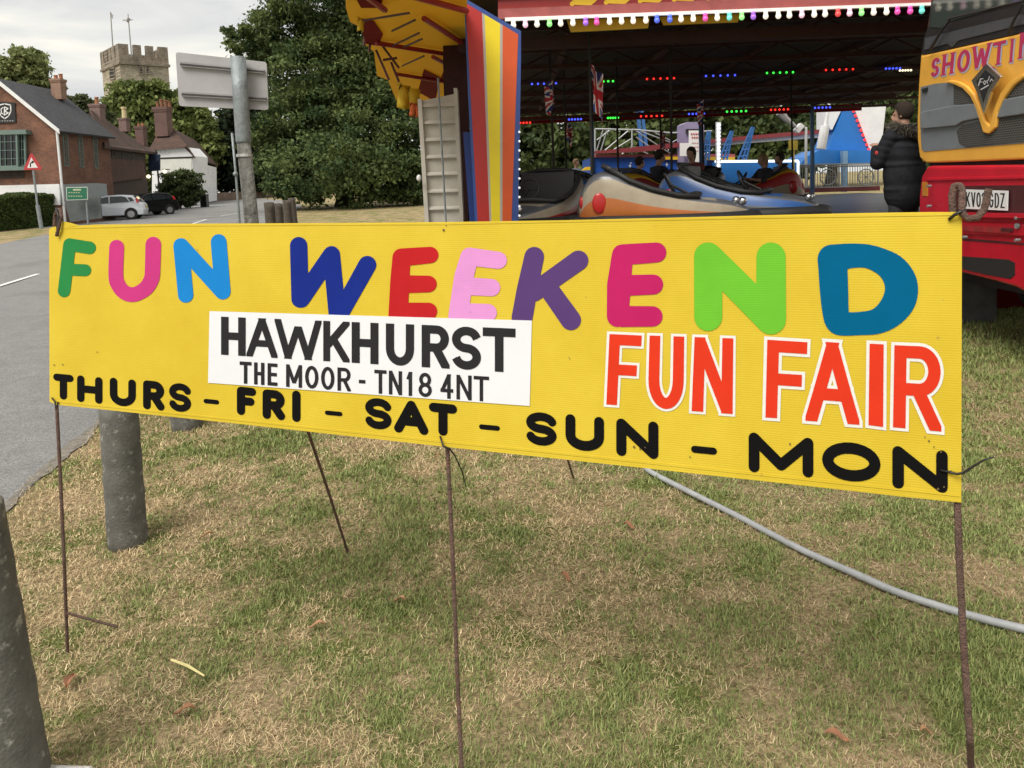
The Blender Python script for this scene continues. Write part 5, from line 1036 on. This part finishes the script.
    R.matrix_world=Matrix.Translation(Vector(loc))@Matrix.Rotation(rz,4,'Z'); TM[R]=R.matrix_world.copy(); return R
def mp_(n,c,met=.0): return mat('dodgem_'+n,c,.3,met,var=.12,scale=5,dirt=(tuple(k*.5 for k in c),9,.66))
CREAM=mp_('cream',(.33,.28,.205)); SIL=mp_('silver',(.12,.125,.14),.2); ORG=mp_('orange',(.42,.13,.03)); RDD=mp_('red',(.40,.02,.02)); BLD=mp_('blue',(.03,.10,.30)); GLD=mp_('gold',(.55,.33,.03)); MAR=mp_('maroon',(.20,.015,.02))
fl=lambda x,Y:(P(x,200,Y).x,Y,FZ)
def at_pole(x,Y,rz):      # car whose pole stands at photo column x
    p=P(x,150,Y); return (p.x+.81*math.cos(rz),Y+.81*math.sin(rz),FZ)
dodgem(at_pole(592,8.9,-.12),-.12,CREAM,ORG,SIL,'cream and silver dodgem with red side lens and black cockpit rim, nearest the banner',True)
dodgem(at_pole(672,9.9,-.45),-.45,BLD,SIL,SIL,'dark blue and silver dodgem just right of the nearest cream and silver one')
dodgem(at_pole(553,10.2,-2.0),-2.0,CREAM,RDD,SIL,'cream dodgem with a black seat left of the nearest cream and silver one',True)
dodgem(at_pole(566,13.2,.3),.3,BLD,GLD,SIL,'dark blue dodgem far back on the left of the track',True)
dodgem(at_pole(618,12.2,.32),.32,MAR,GLD,GLD,'maroon and gold dodgem carrying the child and adult riders')
dodgem(at_pole(703,13.4,-2.3),-2.3,BLD,SIL,SIL,'dark dodgem carrying the single rider in the middle of the track',True)
dodgem(at_pole(792,14.3,2.95),2.95,RDD,CREAM,GLD,'red and yellow dodgem with two riders on the right of the track')
dodgem(at_pole(661,16.5,.8),.8,GLD,RDD,RDD,'gold dodgem far back behind the riders in the middle',True)
def rider(x,y,Y,rz,label,sc_,top,hair=HAIRB,hl=0,skin=SKIN):
    h=P(x,y,Y); J=seated(); return person((h.x+.03,h.y,h.z-.83*sc_),rz,label,J,sc_,hair,mat(*top),mat('dark_jeans',(.03,.04,.07),.8),skin,'riders in the dodgems',.02,None,0,hl)
rider(637,163,12.2,1.9,'child rider leaning forward in the maroon and gold dodgem',.8,('dark_tee',(.05,.05,.06),.8))
rider(657,157,12.8,1.9,'adult rider with curly dark hair beside the child in the maroon dodgem',.95,('black_tee',(.02,.02,.03),.8))
rider(690,154,13.2,-.73,'rider in a dull red top facing the camera in the middle of the track',.95,('maroon_tee',(.20,.05,.05),.8),HAIRB,.1)
rider(762,160,14.1,-1.4,'fair haired rider on the left seat of the red and yellow dodgem',.92,('black_tee',(0,0,0)),mat('fair_hair',(.25,.16,.08),.8,var=.3,scale=60),.12)
rider(779,159,14.5,-1.4,'dark haired rider on the right seat of the red and yellow dodgem',.95,('dark_tee',(0,0,0)))
# ------------------------------------------------------------------ rides beyond
YR_=25.; F2=front(YR_)
wz=empty('waltzer_ride',(P(670,190,YR_).x,YR_,gz(YR_)),'blue starry fairground ride with zigzag railings beyond the dodgem track','fairground ride')
mb=MB(); mb.prism([(P(594,200,YR_).x,YR_,gz(25)),(P(735,200,YR_).x,YR_,gz(25)),(P(735,158,YR_).x,YR_,P(735,158,YR_).z),(P(594,157,YR_).x,YR_,P(594,157,YR_).z)],(0,4,0)); pan=mb.build('side_panel',BLU2:=mat('star_blue',(.012,.07,.33),.4,var=.12,scale=1.5),wz)
mb=MB()
for i in range(26):
    x=rng.uniform(598,730); y=rng.uniform(160,188); r=rng.choice([.5,.7,1.5]); g=[]
    if r>1: g=[[(x,y-2.6),(x+.6,y),(x,y+2.6),(x-.6,y)],[(x-1.7,y),(x,y-.6),(x+1.7,y),(x,y+.6)]]
    else: g=[circ(x,y,r,8)]
    union(mb,g,lambda a,b:F2.hit(a,b,.01))
s_=mb.build('stars',mat('star_white',(.75,.8,.85),.4,var=.03),pan); s_['kind']='stuff' if False else 'part'; del s_['kind']
mb=MB(); px(mb,F2,[(594,154.5),(735,154),(735,157),(594,157.3)],.5,.05); mb.build('trim_rail',mat('pink_trim',(.45,.12,.14),.5),wz)
mb=MB(); px(mb,F2,[(663,156.5),(735,157),(735,160.5),(663,159.5)],.05,.12); mb.build('trim_rail',YLW,wz)
mb=MB(); px(mb,F2,[(592,157),(594.6,157),(594.6,190),(592,190)],.1,.1); mb.build('trim_post',mat('pale_trim',(.6,.6,.62),.5),wz)
GRY=mat('grey_railing',(.38,.40,.41),.5,.4,var=.1)
def bars(par,segs,Y,r,m,nm):
    mb=MB()
    for a in segs: mb.tube([P(a[0],a[1],Y),P(a[2],a[3],Y)],r,5)
    return mb.build(nm,m,par)
bars(wz,[(595,129,595,153),(632,129.5,632,154),(671,133,671,155),(595,129,640,130),(632,129.5,671,133),(671,133,712,131)],YR_-.1,.03,GRY,'railing')
bars(wz,[(596,153,603,130),(600,153,607,130),(597,140,610,130),(603,152,628,131),(608,153,631,139),(622,154,632,147),(636,131,671,154),(636,137,660,154),(640,131,690,150),(652,131,671,141),(671,143,690,133),(634,147,648,154)],YR_+.1,.022,GRY,'railing')
for q in ([(636,105),(639,105),(643,146),(640,147)],[(640,106),(643,106),(648,146),(645,146)]): mb=MB(); px(mb,front(YR_+1),q,.15); mb.build('strut',mat('mid_blue_paint',(.03,.12,.33),.5),wz)
mb=MB(); px(mb,front(YR_-.3),[(595,151),(712,139),(825,129),(825,133),(712,143),(640,152),(595,153.5)],.2); mb.build('track_band',mat('red_band',(.20,.03,.035),.5,var=.15),wz)
mb=MB(); px(mb,front(YR_-.2),[(712,142),(825,133),(825,137),(712,146)],.2); mb.build('track_band',mat('white_band',(.6,.6,.6),.5),wz)
pb_=empty('pay_box',(P(694,190,24).x,24,gz(24)),'white notice boards on a lilac pay box between the rides','pay box')
mb=MB(); px(mb,front(24),[(684,124),(687,122),(702,122),(704,125),(704,195),(684,195)],1.); mb.build('cabin',mat('lilac_cabin',(.26,.22,.36),.5,var=.08),pb_)
mb=MB(); px(mb,front(23.9),[(686,129),(702,129),(702,133),(686,133)],.05); mb.build('hatch',DARK,pb_)
mb=MB(); px(mb,front(23.8),[(689,130.5),(703,130.5),(703,162),(689,162)],.04); nb=mb.build('notice_board',mat('notice_white',(.78,.76,.76),.5,var=.03),pb_)
mb=MB(); N8=front(23.79)
for y,xs in((134,(690.8,701.5)),(137.5,(691.5,701)),(143,(692,700)),(147,(692,700.5)),(151,(692,700))): union(mb,[cap2((a,y),(a+1.7,y),.8 if y<140 else .35,.8 if y<140 else .35,False) for a in np.arange(xs[0],xs[1]-1.5,2.3)],lambda a,b:N8.hit(a,b,.006))
mb.build('lettering',mat('red_notice_text',(.45,.06,.07),.6),nb)
mb=MB(); px(mb,front(23.7),[(680,143),(689,143),(689,156),(680,156)],.04); mb.build('notice_board',mat('notice_white',(0,0,0)),pb_)
lt_=empty('light_column',(P(719,190,22.8).x,22.8,gz(22.8)),'upright column of white lamps right of the white notice boards','lamp')
mb=MB(); px(mb,front(22.8),[(716.5,122),(721,122),(721,200),(716.5,200)],.1); mb.build('post',mat('pale_trim',(0,0,0)),lt_)
for k in range(13): mb=MB(); mb.ell(P(718.7,125+k*3.7,22.74),(.055,.03,.045),8,6); mb.build('lamp',mat('white_led',(.9,.97,1),.3,var=0,emit=1.1),lt_)
for i,(x0,x1,y1,lab) in enumerate(((704,709,131,'blue lattice strut next to the white notice boards'),(722,732,131,'blue slanted lattice strut just right of the lamp column'),(741,753,127,'blue slanted lattice strut in front of the green tree'))):
    o=empty('lattice_strut',(P(x0,190,24).x,24,gz(24)),lab,'strut','blue lattice struts'); mb=MB()
    Yq=24; sg_=[(x0-3,160,x1-1,y1),(x0+1.5,160,x1,y1),(x0+5,160,x1+1,y1)]; 
    for k in range(5): t=.1+k*.2; sg_.append((x0-3+(x1-x0+2)*t,160-(160-y1)*t,x0+5+(x1-x0-4)*t,160-(160-y1)*(t+.02)))
    for a in sg_: mb.tube([P(a[0],a[1],Yq),P(a[2],a[3],Yq)],.035,5)
    mb.tube([P(x0+1,160,Yq),Vector((P(x0+1,190,Yq).x,Yq,gz(24)))],.06,6); mb.build('frame',mat('mid_blue_paint',(0,0,0)),o)
tw=empty('tower_ride',(P(845,190,24.5).x,24.5,gz(24.5)),'blue and white fairground ride centre rising beyond the right of the track','fairground ride'); BB=mat('bright_blue_paint',(.015,.16,.50),.45,var=.1,scale=1.5)
F3=front(24.5)
mb=MB(); px(mb,F3,[(827,152),(844,108),(853,108),(869,152)],1.2); mb.build('tower_face',BB,tw)
mb=MB(); px(mb,F3,[(853.6,106),(886,106),(881,151),(870,151)],1.0,-.05); mb.build('side_face',WHT,tw)
mb=MB(); px(mb,F3,[(829,106),(843.4,106),(832,130),(829,128)],1.0,-.05); mb.build('side_face',WHT,tw)
for k in range(9): mb=MB(); mb.ell(F3.hit(853.6+k*1.9,111+k*4.8,.05),.05,6,5); mb.build('lamp',mat('led_r',(1,0,0)),tw)
mb=MB(); px(mb,front(23.9),[(806,157),(820,150),(882,150),(882,163),(800,165)],1.5); px(mb,front(23.7),[(715,162),(797,162),(797,195),(715,195)],.3); mb.build('deck',BB,tw)
bars(tw,[(715,161.5,798,161),(798,161,798,192)],23.3,.04,mat('white_led',(0,0,0)),'light_strip')
for x,y in ((818,150),(870,150)):
    pass
mb=MB(); px(mb,front(23.6),[(843,151),(848,151),(847,192),(844,192)],.2); mb.build('leg',mat('pale_blue_paint',(.2,.35,.55),.5),tw)
mb=MB(); mb.tube([P(821,149,23.2),P(825,126,23.2)],.14,10); mb.tube([P(825,126,23.2),P(829,104,23.2)],.05,8); mb.build('piston',WHT,tw)
sm_=empty('flood_lamp',(P(806,190,23).x,23,gz(23)),'white floodlight on a thin white post left of the blue tower','lamp'); mb=MB(); mb.tube([P(806,127,23),P(806,160,23),Vector((P(806,180,23).x,23,gz(23)))],.04,6); mb.build('post',WHT,sm_)
mb=MB(); px(mb,front(22.9),[(795,130),(801,123),(805,126),(799,133)],.2); mb.build('lamp_head',WHT,sm_)
mb=MB(); mb.tube([P(780,112,22.9),P(786,119,22.9),P(796,127,22.9)],[.14,.10,.05],8); mb.build('arm',mat('grey_arm',(.35,.34,.34),.5),sm_)
nt_=P(793.5,145,22.8); mb=MB(); px(mb,front(22.8),[(789,140),(798,140.4),(797.6,150),(789,150)],.03); mb.tube([P(794,150,22.83),Vector((P(794,190,22.83).x,22.83,gz(22.8)))],.02,5); tag(mb.build('warning_notice',mat('notice_yellow',(.7,.52,.08),.5,var=.15,scale=6)),'small yellow notice on a thin post left of the white floodlight','notice')
cf=empty('crowd_barrier',(P(838,190,22.6).x,22.6,gz(22.6)),'grey barred crowd barrier with a red foot rail in front of the blue tower ride','barrier')
bars(cf,[(800,165,878,163.5),(800,167,878,165.5),(800,188,878,186.5),(800,165,800,190),(839,164.5,839,190),(878,163.5,878,190)],22.6,.025,GRY,'frame')
bars(cf,[(802.5+i*2.5,165,802.5+i*2.5,188) for i in range(30) if abs(802.5+i*2.5-839)>1],22.6,.011,GRY,'bars')
mb=MB(); px(mb,front(22.55),[(796,189),(880,186),(880,190.5),(796,193)],.15); mb.build('foot_rail',mat('red_band',(0,0,0)),cf)
for x in (828,866): 
    mb=MB(); c=P(x,177,22.4); mb.tube([c+Vector((.24*math.cos(a),0,.24*math.sin(a))) for a in [2*PI*i/18 for i in range(19)]],.02,5); 
    for i in range(4): a=i*PI/4; mb.tube([c-Vector((.24*math.cos(a),0,.24*math.sin(a))),c+Vector((.24*math.cos(a),0,.24*math.sin(a)))],.009,4)
    mb.build('wheel_ornament',GRY,cf)
# onlookers beyond the track, dark low wall of kit behind them
def stander(x,y,Y,rz,label,sc_,top,arms,hair,hl=0):
    h=P(x,y,Y); mb=MB(); return person((h.x,h.y,h.z-1.63*sc_),rz,label,standing(arms),sc_,hair,mat(*top),mat('dark_jeans',(0,0,0)),SKIN,'onlookers beyond the dodgem track',.022,None,0,hl)
fair_h=mat('fair_hair',(0,0,0)); zst=P(576,163,23).z-1.63
mb=MB(); mb.box((-.2+P(566,190,23).x*1.0+.2,23.1,(zst-.03+gz(23))/2),(2.2,1.5,zst-gz(23)-.03)); tag(mb.build('boarding_step',mat('dark_step',(.06,.06,.06),.8)),'dark step beyond the dodgem track where the onlookers stand','step')
stander(576,163,23,.9,'fair haired onlooker in a pale blue grey top with folded arms beyond the track',1.,('blue_grey_tee',(.28,.33,.38),.8),'fold',fair_h)
stander(556,173,23.3,.4,'shorter onlooker in a white top beyond the left of the track',.84,('white_tee',(.6,.6,.6),.8),'down',mat('light_brown_hair',(.14,.085,.05),.8),.08)
mb=MB(); px(mb,front(24),[(586,167),(592,166.5),(592,170),(582,170.5)],.3); tag(mb.build('yellow_rail',YLW),'short yellow rail left of the blue starry ride','rail')
mb=MB(); px(mb,front(26),[(505,181),(592,178),(592,205),(505,205)],.6); tag(mb.build('equipment_trailer',mat('black_kit',(.02,.02,.02),.8,var=.2)),'low dark boarding behind the onlookers under the ride roof','boarding')
# ------------------------------------------------------------------ truck
A=P(918,160,7.35); Bt=P(1024,160,5.72); ut=Vector((Bt.x-A.x,Bt.y-A.y,0)); TK=Plane(A,ut,(0,0,1)); dn=-TK.n
gr0=Vector((TK.hit(985,160).x,TK.hit(985,160).y,0))
tr=empty('truck',gr0,'yellow and red showman truck cab with silver grille, diamond badge and number plate','truck')
TY=mat('truck_yellow',(.78,.41,.065),.35,var=.1,scale=2.5,dirt=((.48,.24,.05),6,.66),spec=.5); TRD=mat('truck_red',(.50,.012,.028),.35,var=.15,scale=3,dirt=((.14,.015,.02),5,.62)); TGR=mat('grille_grey',(.20,.225,.25),.5,.2,var=.12,scale=4,dirt=((.11,.12,.13),7,.62)); TBK=mat('truck_black',(.018,.019,.022),.45,var=.2)
def tk(nm,q,th,off,m,par=None,mods=None): mb=MB(); px(mb,TK,q,th,off); return mb.build(nm,m,par or tr,mods=mods)
BV=[('BEVEL',dict(width=.018,segments=3,limit_method='ANGLE'))]
tk('cab_body',[(932,-70),(930.8,0),(927,28),(923.7,37.5),(920.6,56),(918.4,85),(917.2,120),(918.5,152),(922,162),(1085,158),(1090,16),(1078,-100)],1.9,-.02,TY,mods=BV)
sc_=tk('front_panel',[(920.6,56),(1024,33),(1088,18),(1090,159),(1024,159.5),(960,162),(926,163),(919.6,158),(917.2,140),(917,120),(918.4,85)],.05,.03,TY,mods=BV)
ws=tk('windscreen_surround',[(934,-70),(931.4,0),(928,27),(924,38),(921,55),(1024,32),(1088,17),(1080,-100)],.03,.012,TBK)
tk('windscreen',[(938,-70),(933,0),(930,27),(941,28),(950,21),(1000,7),(1024,0),(1070,-12),(1066,-95)],.01,.020,mat('windscreen_glass',(.05,.065,.06),.06,var=0,spec=.8))
tk('vent_cover',[(944,42),(966,28),(965,34),(952,47)],.01,.02,mat('scuttle_grey',(.06,.065,.075),.6))
tk('scuttle',[(925,38),(1024,14),(1024,24),(960,40),(924,50)],.012,.022,mat('scuttle_grey',(0,0,0)))
for q in ([(930,50,.028),(940,33,.02),(951,18,.014)],[(948,19,.016),(985,10,.014),(1022,1,.012)],[(1008,33,.026),(1014,20,.018),(1023,4,.014)]):
    mb=MB(); mb.tube([TK.hit(x,y,.06) for x,y,r in q],[r*.6 for x,y,r in q],6); mb.build('wiper',TBK,tr)
# recess, grey insert, grilles
tk('grille_insert',[(920.6,87),(935,83.6),(949,82.6),(960,85),(969,92),(975,103),(979,117),(984,133),(993,130),(998,112),(1004,98),(1013,86),(1024,78),(1040,72),(1084,66),(1088,139),(1024,143),(960,148.5),(924,151.5),(921.5,149),(920,120)],.01,.036,TGR)
MESH=brick_mat('black_grille_mesh',(.012,.012,.012),(.018,.018,.018),(.09,.09,.085),14,.5,.25,ms=.06)
tk('grille_mesh',[(953.6,84.6),(961,87),(968,93),(973,103.5),(953.6,104.5)],.006,.042,MESH)
tk('grille_mesh',[(956.5,131),(962,125.5),(980.5,121),(984,133.5),(993,130.5),(995.5,119),(1024,115),(1086,107),(1088,137),(1024,141),(966,147),(959,143)],.006,.042,MESH)
tk('grille_mesh',[(1007,96),(1014,88),(1024,80.5),(1040,75),(1084,70),(1085,88),(1024,95),(1006,98.5)],.006,.042,MESH)
tk('grille_bar',[(920.2,112),(953,105.5),(974.5,103.8),(979,118),(962,121.5),(955,125.8),(920.6,129)],.03,.065,TGR,mods=[('BEVEL',dict(width=.008,segments=2))])
tk('grille_bar',[(1003,99.5),(1024,95.5),(1086,88),(1087,106),(1024,114),(996,118)],.03,.065,TGR,mods=[('BEVEL',dict(width=.008,segments=2))])
tk('grille_arch',[(944,82),(950,80.2),(958,81.5),(966,86),(973,94),(978,105),(984,121),(989,126),(994,108),(1000,93),(1010,81),(1024,72.5),(1024,77),(1013,85.5),(1004,97.5),(997.5,112),(995,127.5),(988,134),(982.6,132.5),(975.5,109),(970,97),(962,88.5),(953,84.5)],.03,.066,TY,mods=[('BEVEL',dict(width=.01,segments=2))])
tk('indicator',[(921.6,89),(927,87.4),(926.4,91.6),(922,92.6)],.01,.05,TBK)
em=tk('badge',[(986.3,63),(1000.5,76.4),(990.5,92),(983.2,114),(977.5,95),(971,80.6)],.03,.115,CHR,mods=[('BEVEL',dict(width=.006,segments=2))])
tk('badge_face',[(985.4,69.5),(994.6,77.6),(987.6,89),(983,102.5),(980.3,92),(976.4,81.6)],.004,.1172,TBK,em)
mb=MB(); EM=lambda x,y:TK.hit(x,y,.119); g=[]
for pl_ in ([(978.5,85.5,.55),(980.5,79,.55),(983,78.6,.45)],[(979,82.6,.4),(982,81.6,.4)],[(984.3,84.5,.4),(983.2,82.4,.4),(984.8,80.6,.4),(986,82,.4),(984.6,84.4,.4)],[(987.5,83.4,.4),(986.9,80.8,.4),(988.6,79.8,.4),(989.4,76.4,.4)],[(990,81.6,.4),(991.4,78.9,.4),(992.8,80.8,.4)],[(981,89.5,.6),(988.4,85.2,.6)]): g+=stroke_px(mb,TK,pl_)
union(mb,g,EM); mb.build('badge_script',mat('badge_silver',(.5,.5,.52),.4),em)
def serif(ch):
    def f(w_,h,t):
        o=[]; b=t*.32
        ends={'H':[(.0,0),(1,0),(0,1),(1,1)],'T':[(.5,1)],'I':[(.5,0),(.5,1)],'M':[(0,0),(1,0),(0,1),(1,1)],'E':[(0,0),(0,1)],'W':[(0,0),(1,0)]}.get(ch,[])
        for ex,ey in ends:
            x=t/2+ex*(w_-t); y=ey*h; y0,y1=(y,y+b) if ey==0 else (y-b,y); o.append([(x-t*.85,y0),(x+t*.85,y0),(x+t*.85,y1),(x-t*.85,y1)])
        return o
    return f
txt=[('S',931,939,56.5,77.5),('H',942,953.5,52.5,75.8),('O',957,969.5,49,73.2),('W',971.5,990,44.5,69.5),('T',992,1005,40.6,66),('I',1007.5,1015,37.5,63),('M',1019,1038,31,59),('E',1042,1054,27,54)]
for dx,dy,off,m,nm in((1.1,1.0,.0325,mat('letter_shadow_blue',(.42,.45,.62),.5),'lettering_shadow'),(0,0,.0345,mat('letter_magenta',(.46,.035,.11),.45,var=.06),'lettering')):
    for ch,x0,x1,y0,y1 in txt:
        mb=MB(); s=-.24; w_=x1-x0; sh=1.2; y0_,y1_=y0-s*0,y1+s*w_*0
        letter(mb,TK,ch,(x0+sh+dx,y0+dy+2.2),(x1+sh+dx,y0+s*w_+dy+2.2),(x1-sh*.6+dx,y1+s*w_*.85+dy),(x0-sh*.6+dx,y1+dy),min(3.4,w_*.38),False,.35 if dx else 0,off,serif(ch)); mb.build(nm,m,sc_)
# bumper
tk('gap',[(930,160),(1085,156),(1085,172),(930,170)],.3,-.04,TBK)
bm=tk('bumper',[(927,166),(1085,164),(1085,300),(1024,292),(1014,287),(994,281),(962,273),(925,262),(919,235),(918.6,197),(921,176)],.45,.07,TRD,mods=[('BEVEL',dict(width=.03,segments=3,limit_method='ANGLE'))])
tk('bumper_crease',[(926,178),(1085,174),(1085,178),(926,181)],.03,.085,TRD,bm,[('BEVEL',dict(width=.006,segments=2))])
tk('plate_recess',[(955,186),(1085,184.5),(1085,215),(955,213)],.004,.074,mat('recess_dark_red',(.06,.01,.012),.7,var=.3),bm)
tk('bumper_shelf',[(955,212.5),(1085,214.5),(1085,219),(958,217)],.08,.13,TRD,bm)
tk('bumper_shelf',[(960,222),(1024,223.5),(1085,226),(1085,238),(962,234)],.03,.095,TRD,bm,[('BEVEL',dict(width=.006,segments=2))])
tk('bumper_groove',[(962,238),(1024,243),(1085,247),(1085,249.5),(962,240.5)],.004,.074,mat('recess_dark_red',(0,0,0)),bm)
tk('bumper_step',[(1001,228),(1012,228.5),(1012,231.5),(1001,231)],.02,.11,mat('recess_dark_red',(0,0,0)),bm)
tk('bumper_slot',[(958,256),(1008,259.6),(1014.5,263),(1014.5,275),(1010,279),(985,274.5),(960,268.5)],.004,.075,mat('slot_black',(.012,.010,.010),.9),bm)
for q in ([(963,225.5),(1010,227.5),(1010,233.5),(963,231)],): tk('step_plate',q,.006,.105,mat('worn_red',(.30,.02,.025),.6,var=.4,scale=12,dirt=((.10,.04,.03),16,.55)),bm)
for x,y in ((967,216),(1020,218),(967,237),(1020,240),(931,186),(931,206)): mb=MB(); c=TK.hit(x,y,.10); mb.tube([c,c+TK.n*.036],.012,8); mb.build('bolt',g_metal,bm)
tk('lamp_unit',[(1040,188),(1072,187),(1072,210),(1040,210)],.03,.085,mat('lamp_clear',(.6,.62,.64),.15),bm)
tk('side_lamp',[(922,182),(927.5,182),(927.5,196),(922,196)],.02,.075,mat('amber_lens',(.5,.2,.02),.3),bm)
mb=MB(); c=TK.hit(1018.5,226,.10); mb.tube([c,c+TK.n*.02],.022,8); mb.build('bolt',g_metal,bm)
npq=[(963.5,189.3),(1007.6,190.8),(1007,210.6),(963,208.6)]
pl_=tk('number_plate',npq,.008,.10,mat('plate_white',(.74,.75,.76),.4,var=.04),tr)
mb=MB(); xs=[966.2,971.6,977.0,981.6,988.4,993.6,998.8]; 
for ch,x in zip('KV02GDZ',(965.6,971,976.3,981.6,989,994.6,1000.2)):
    yt=191.9+(x-964)*.034; yb_=206.4+(x-964)*.042; letter(mb,TK,ch,(x,yt),(x+4.5,yt+.15),(x+4.5,yb_+.2),(x,yb_),1.35,False,0,.1015)
mb.build('lettering',mat('plate_black',(.012,.012,.014),.6),pl_)
mb=MB(); mb.box(gr0+dn*.9+Vector((0,0,.72)),(.9,2.0,.5),Matrix.Rotation(0,3,'Z')); mb.build('chassis',TBK,tr)
nrm2=dn; side=ut.normalized()
for sgn in(-1,1):
    c=gr0+dn*1.45+side*(1.0*sgn)+Vector((0,0,.5)); mb=MB(); mb.tube([c-side*.16,c-side*.13,c+side*.13,c+side*.16],[.42,.5,.5,.42],26); mb.build('wheel',mat('tyre_rubber',(0,0,0)),tr)
mb=MB(); c=gr0+dn*3.6; mb.box(c+Vector((.4,0,2.0)),(3.6,2.4,2.4)); mb.build('load_body',RED,tr)
for k in(3.2,4.4):
    for sgn in(-1,1):
        c=gr0+dn*k+side*(1.0*sgn)+Vector((0,0,.5)); mb=MB(); mb.tube([c-side*.16,c-side*.13,c+side*.13,c+side*.16],[.42,.5,.5,.42],22); mb.build('wheel',mat('tyre_rubber',(0,0,0)),tr)
# ------------------------------------------------------------------ person in the puffer jacket
Yp=7.75; hp_=P(905,114,Yp); zfeet=hp_.z-1.63
mb=MB(); mb.box((hp_.x+.1,Yp-.02,zfeet/2-.01),(1.3,.7,zfeet-.02)); tag(mb.build('boarding_step',mat('chequer_step',(.12,.12,.12),.6,.4,var=.2)),'metal step at the right front of the dodgem track under the person','step')
J=standing('phone'); J['head']=(0,-.03,1.63)
JK=mat('black_puffer',(.014,.015,.019),.85,var=.3,scale=12,bump=.3,bscale=25,spec=.2)
pr_=person((hp_.x,Yp,zfeet),3.5,'person in a black padded jacket with a furry hood standing left of the truck',J,1.,HAIRB,None,mat('black_jeans',(.02,.02,.025),.8),SKIN,None,.010,None,.42)
pm=TM[pr_]; pi=pm
mb=MB(); rg2=np.random.default_rng(5)
for i in range(8):
    z=.76+i*.088+rg2.normal(0,.006); w_=[.226,.23,.232,.235,.238,.242,.244,.228][i]; mb.ell((rg2.normal(0,.006),.0,z),(w_,w_*.76,.066),24,11,Matrix.Rotation(rg2.normal(0,.05),3,'Y'))
mb.ell((0,0,.84),(.222,.178,.26),30,17); mb.ell((0,0,1.0),(.236,.182,.30),30,17); mb.ell((0,0,1.22),(.238,.18,.22),30,15)
for s,sx in(('l',1),('r',-1)):
    a,b_,c=Vector(J['sh'+s]),Vector(J['el'+s]),Vector(J['ha'+s])
    for k in range(5): p=a.lerp(b_,k/4.4); mb.ell(p+Vector((sx*.005,0,-.01)),(.092-.003*k,.09-.003*k,.064))
    for k in range(5): p=b_.lerp(c,k/4.6); mb.ell(p,(.078-.006*k,.066-.003*k,.066-.005*k))
    mb.cap(a,b_,.082,.074); mb.cap(b_,b_.lerp(c,.9),.066,.05)
def local(mb,name,m,par,**k):
    o=mb.build(name,m,None,origin=(0,0,0),**k); o.parent=par; o.matrix_local=Matrix.Identity(4); return o
local(mb,'puffer_jacket',JK,pr_,smooth=True,mods=[('REMESH',dict(mode='VOXEL',voxel_size=.011)),('SMOOTH',dict(iterations=7,factor=.5))])
mb=MB(); mb.cap((-.06,.10,1.43),(.06,.10,1.43),.095,.095); mb.cap((-.11,.03,1.44),(.11,.03,1.44),.08,.08); local(mb,'hood',JK,pr_,smooth=True,mods=[('REMESH',dict(mode='VOXEL',voxel_size=.012))])
# fur trim: many short hairs round the hood
n=16000; a=rg2.uniform(0,2*PI,n); rr_=rg2.normal(0,.022,(n,3)); base=np.stack([.15*np.cos(a),.05+.125*np.sin(a),1.455-.035*np.sin(a)+.02*np.cos(a)],1)+rr_
d=np.stack([np.cos(a),np.sin(a),rg2.normal(.2,.6,n)],1)+rg2.normal(0,.5,(n,3)); d/=np.linalg.norm(d,axis=1)[:,None]; ln=rg2.uniform(.02,.05,(n,1)); sd_=np.cross(d,rg2.normal(size=(n,3))); sd_/=np.linalg.norm(sd_,axis=1)[:,None]
V=np.stack([base-sd_*.0022,base+sd_*.0022,base+d*ln+sd_*.0005,base+d*ln-sd_*.0005],1).reshape(-1,3); cl=np.array([.12,.108,.09])*rg2.uniform(.4,1.7,(n,1))
fo=npmesh('fur_trim',V,np.arange(n*4).reshape(n,4),np.repeat(cl,4,0),attr_mat('fur',.9),None,(0,0,0)); fo.parent=pr_; fo.matrix_local=Matrix.Identity(4)
mb=MB(); c=(Vector(J['shl']).lerp(Vector(J['ell']),.45)); 
for q in(1,-1): c=(Vector(J['sh'+('l' if q>0 else 'r')]).lerp(Vector(J['el'+('l' if q>0 else 'r')]),.55)); 
mb.ell(Vector(J['shl']).lerp(Vector(J['ell']),.6)+Vector((.088,0,0)),(.006,.02,.022)); local(mb,'sleeve_badge',mat('red_badge',(.45,.04,.04),.6),pr_)
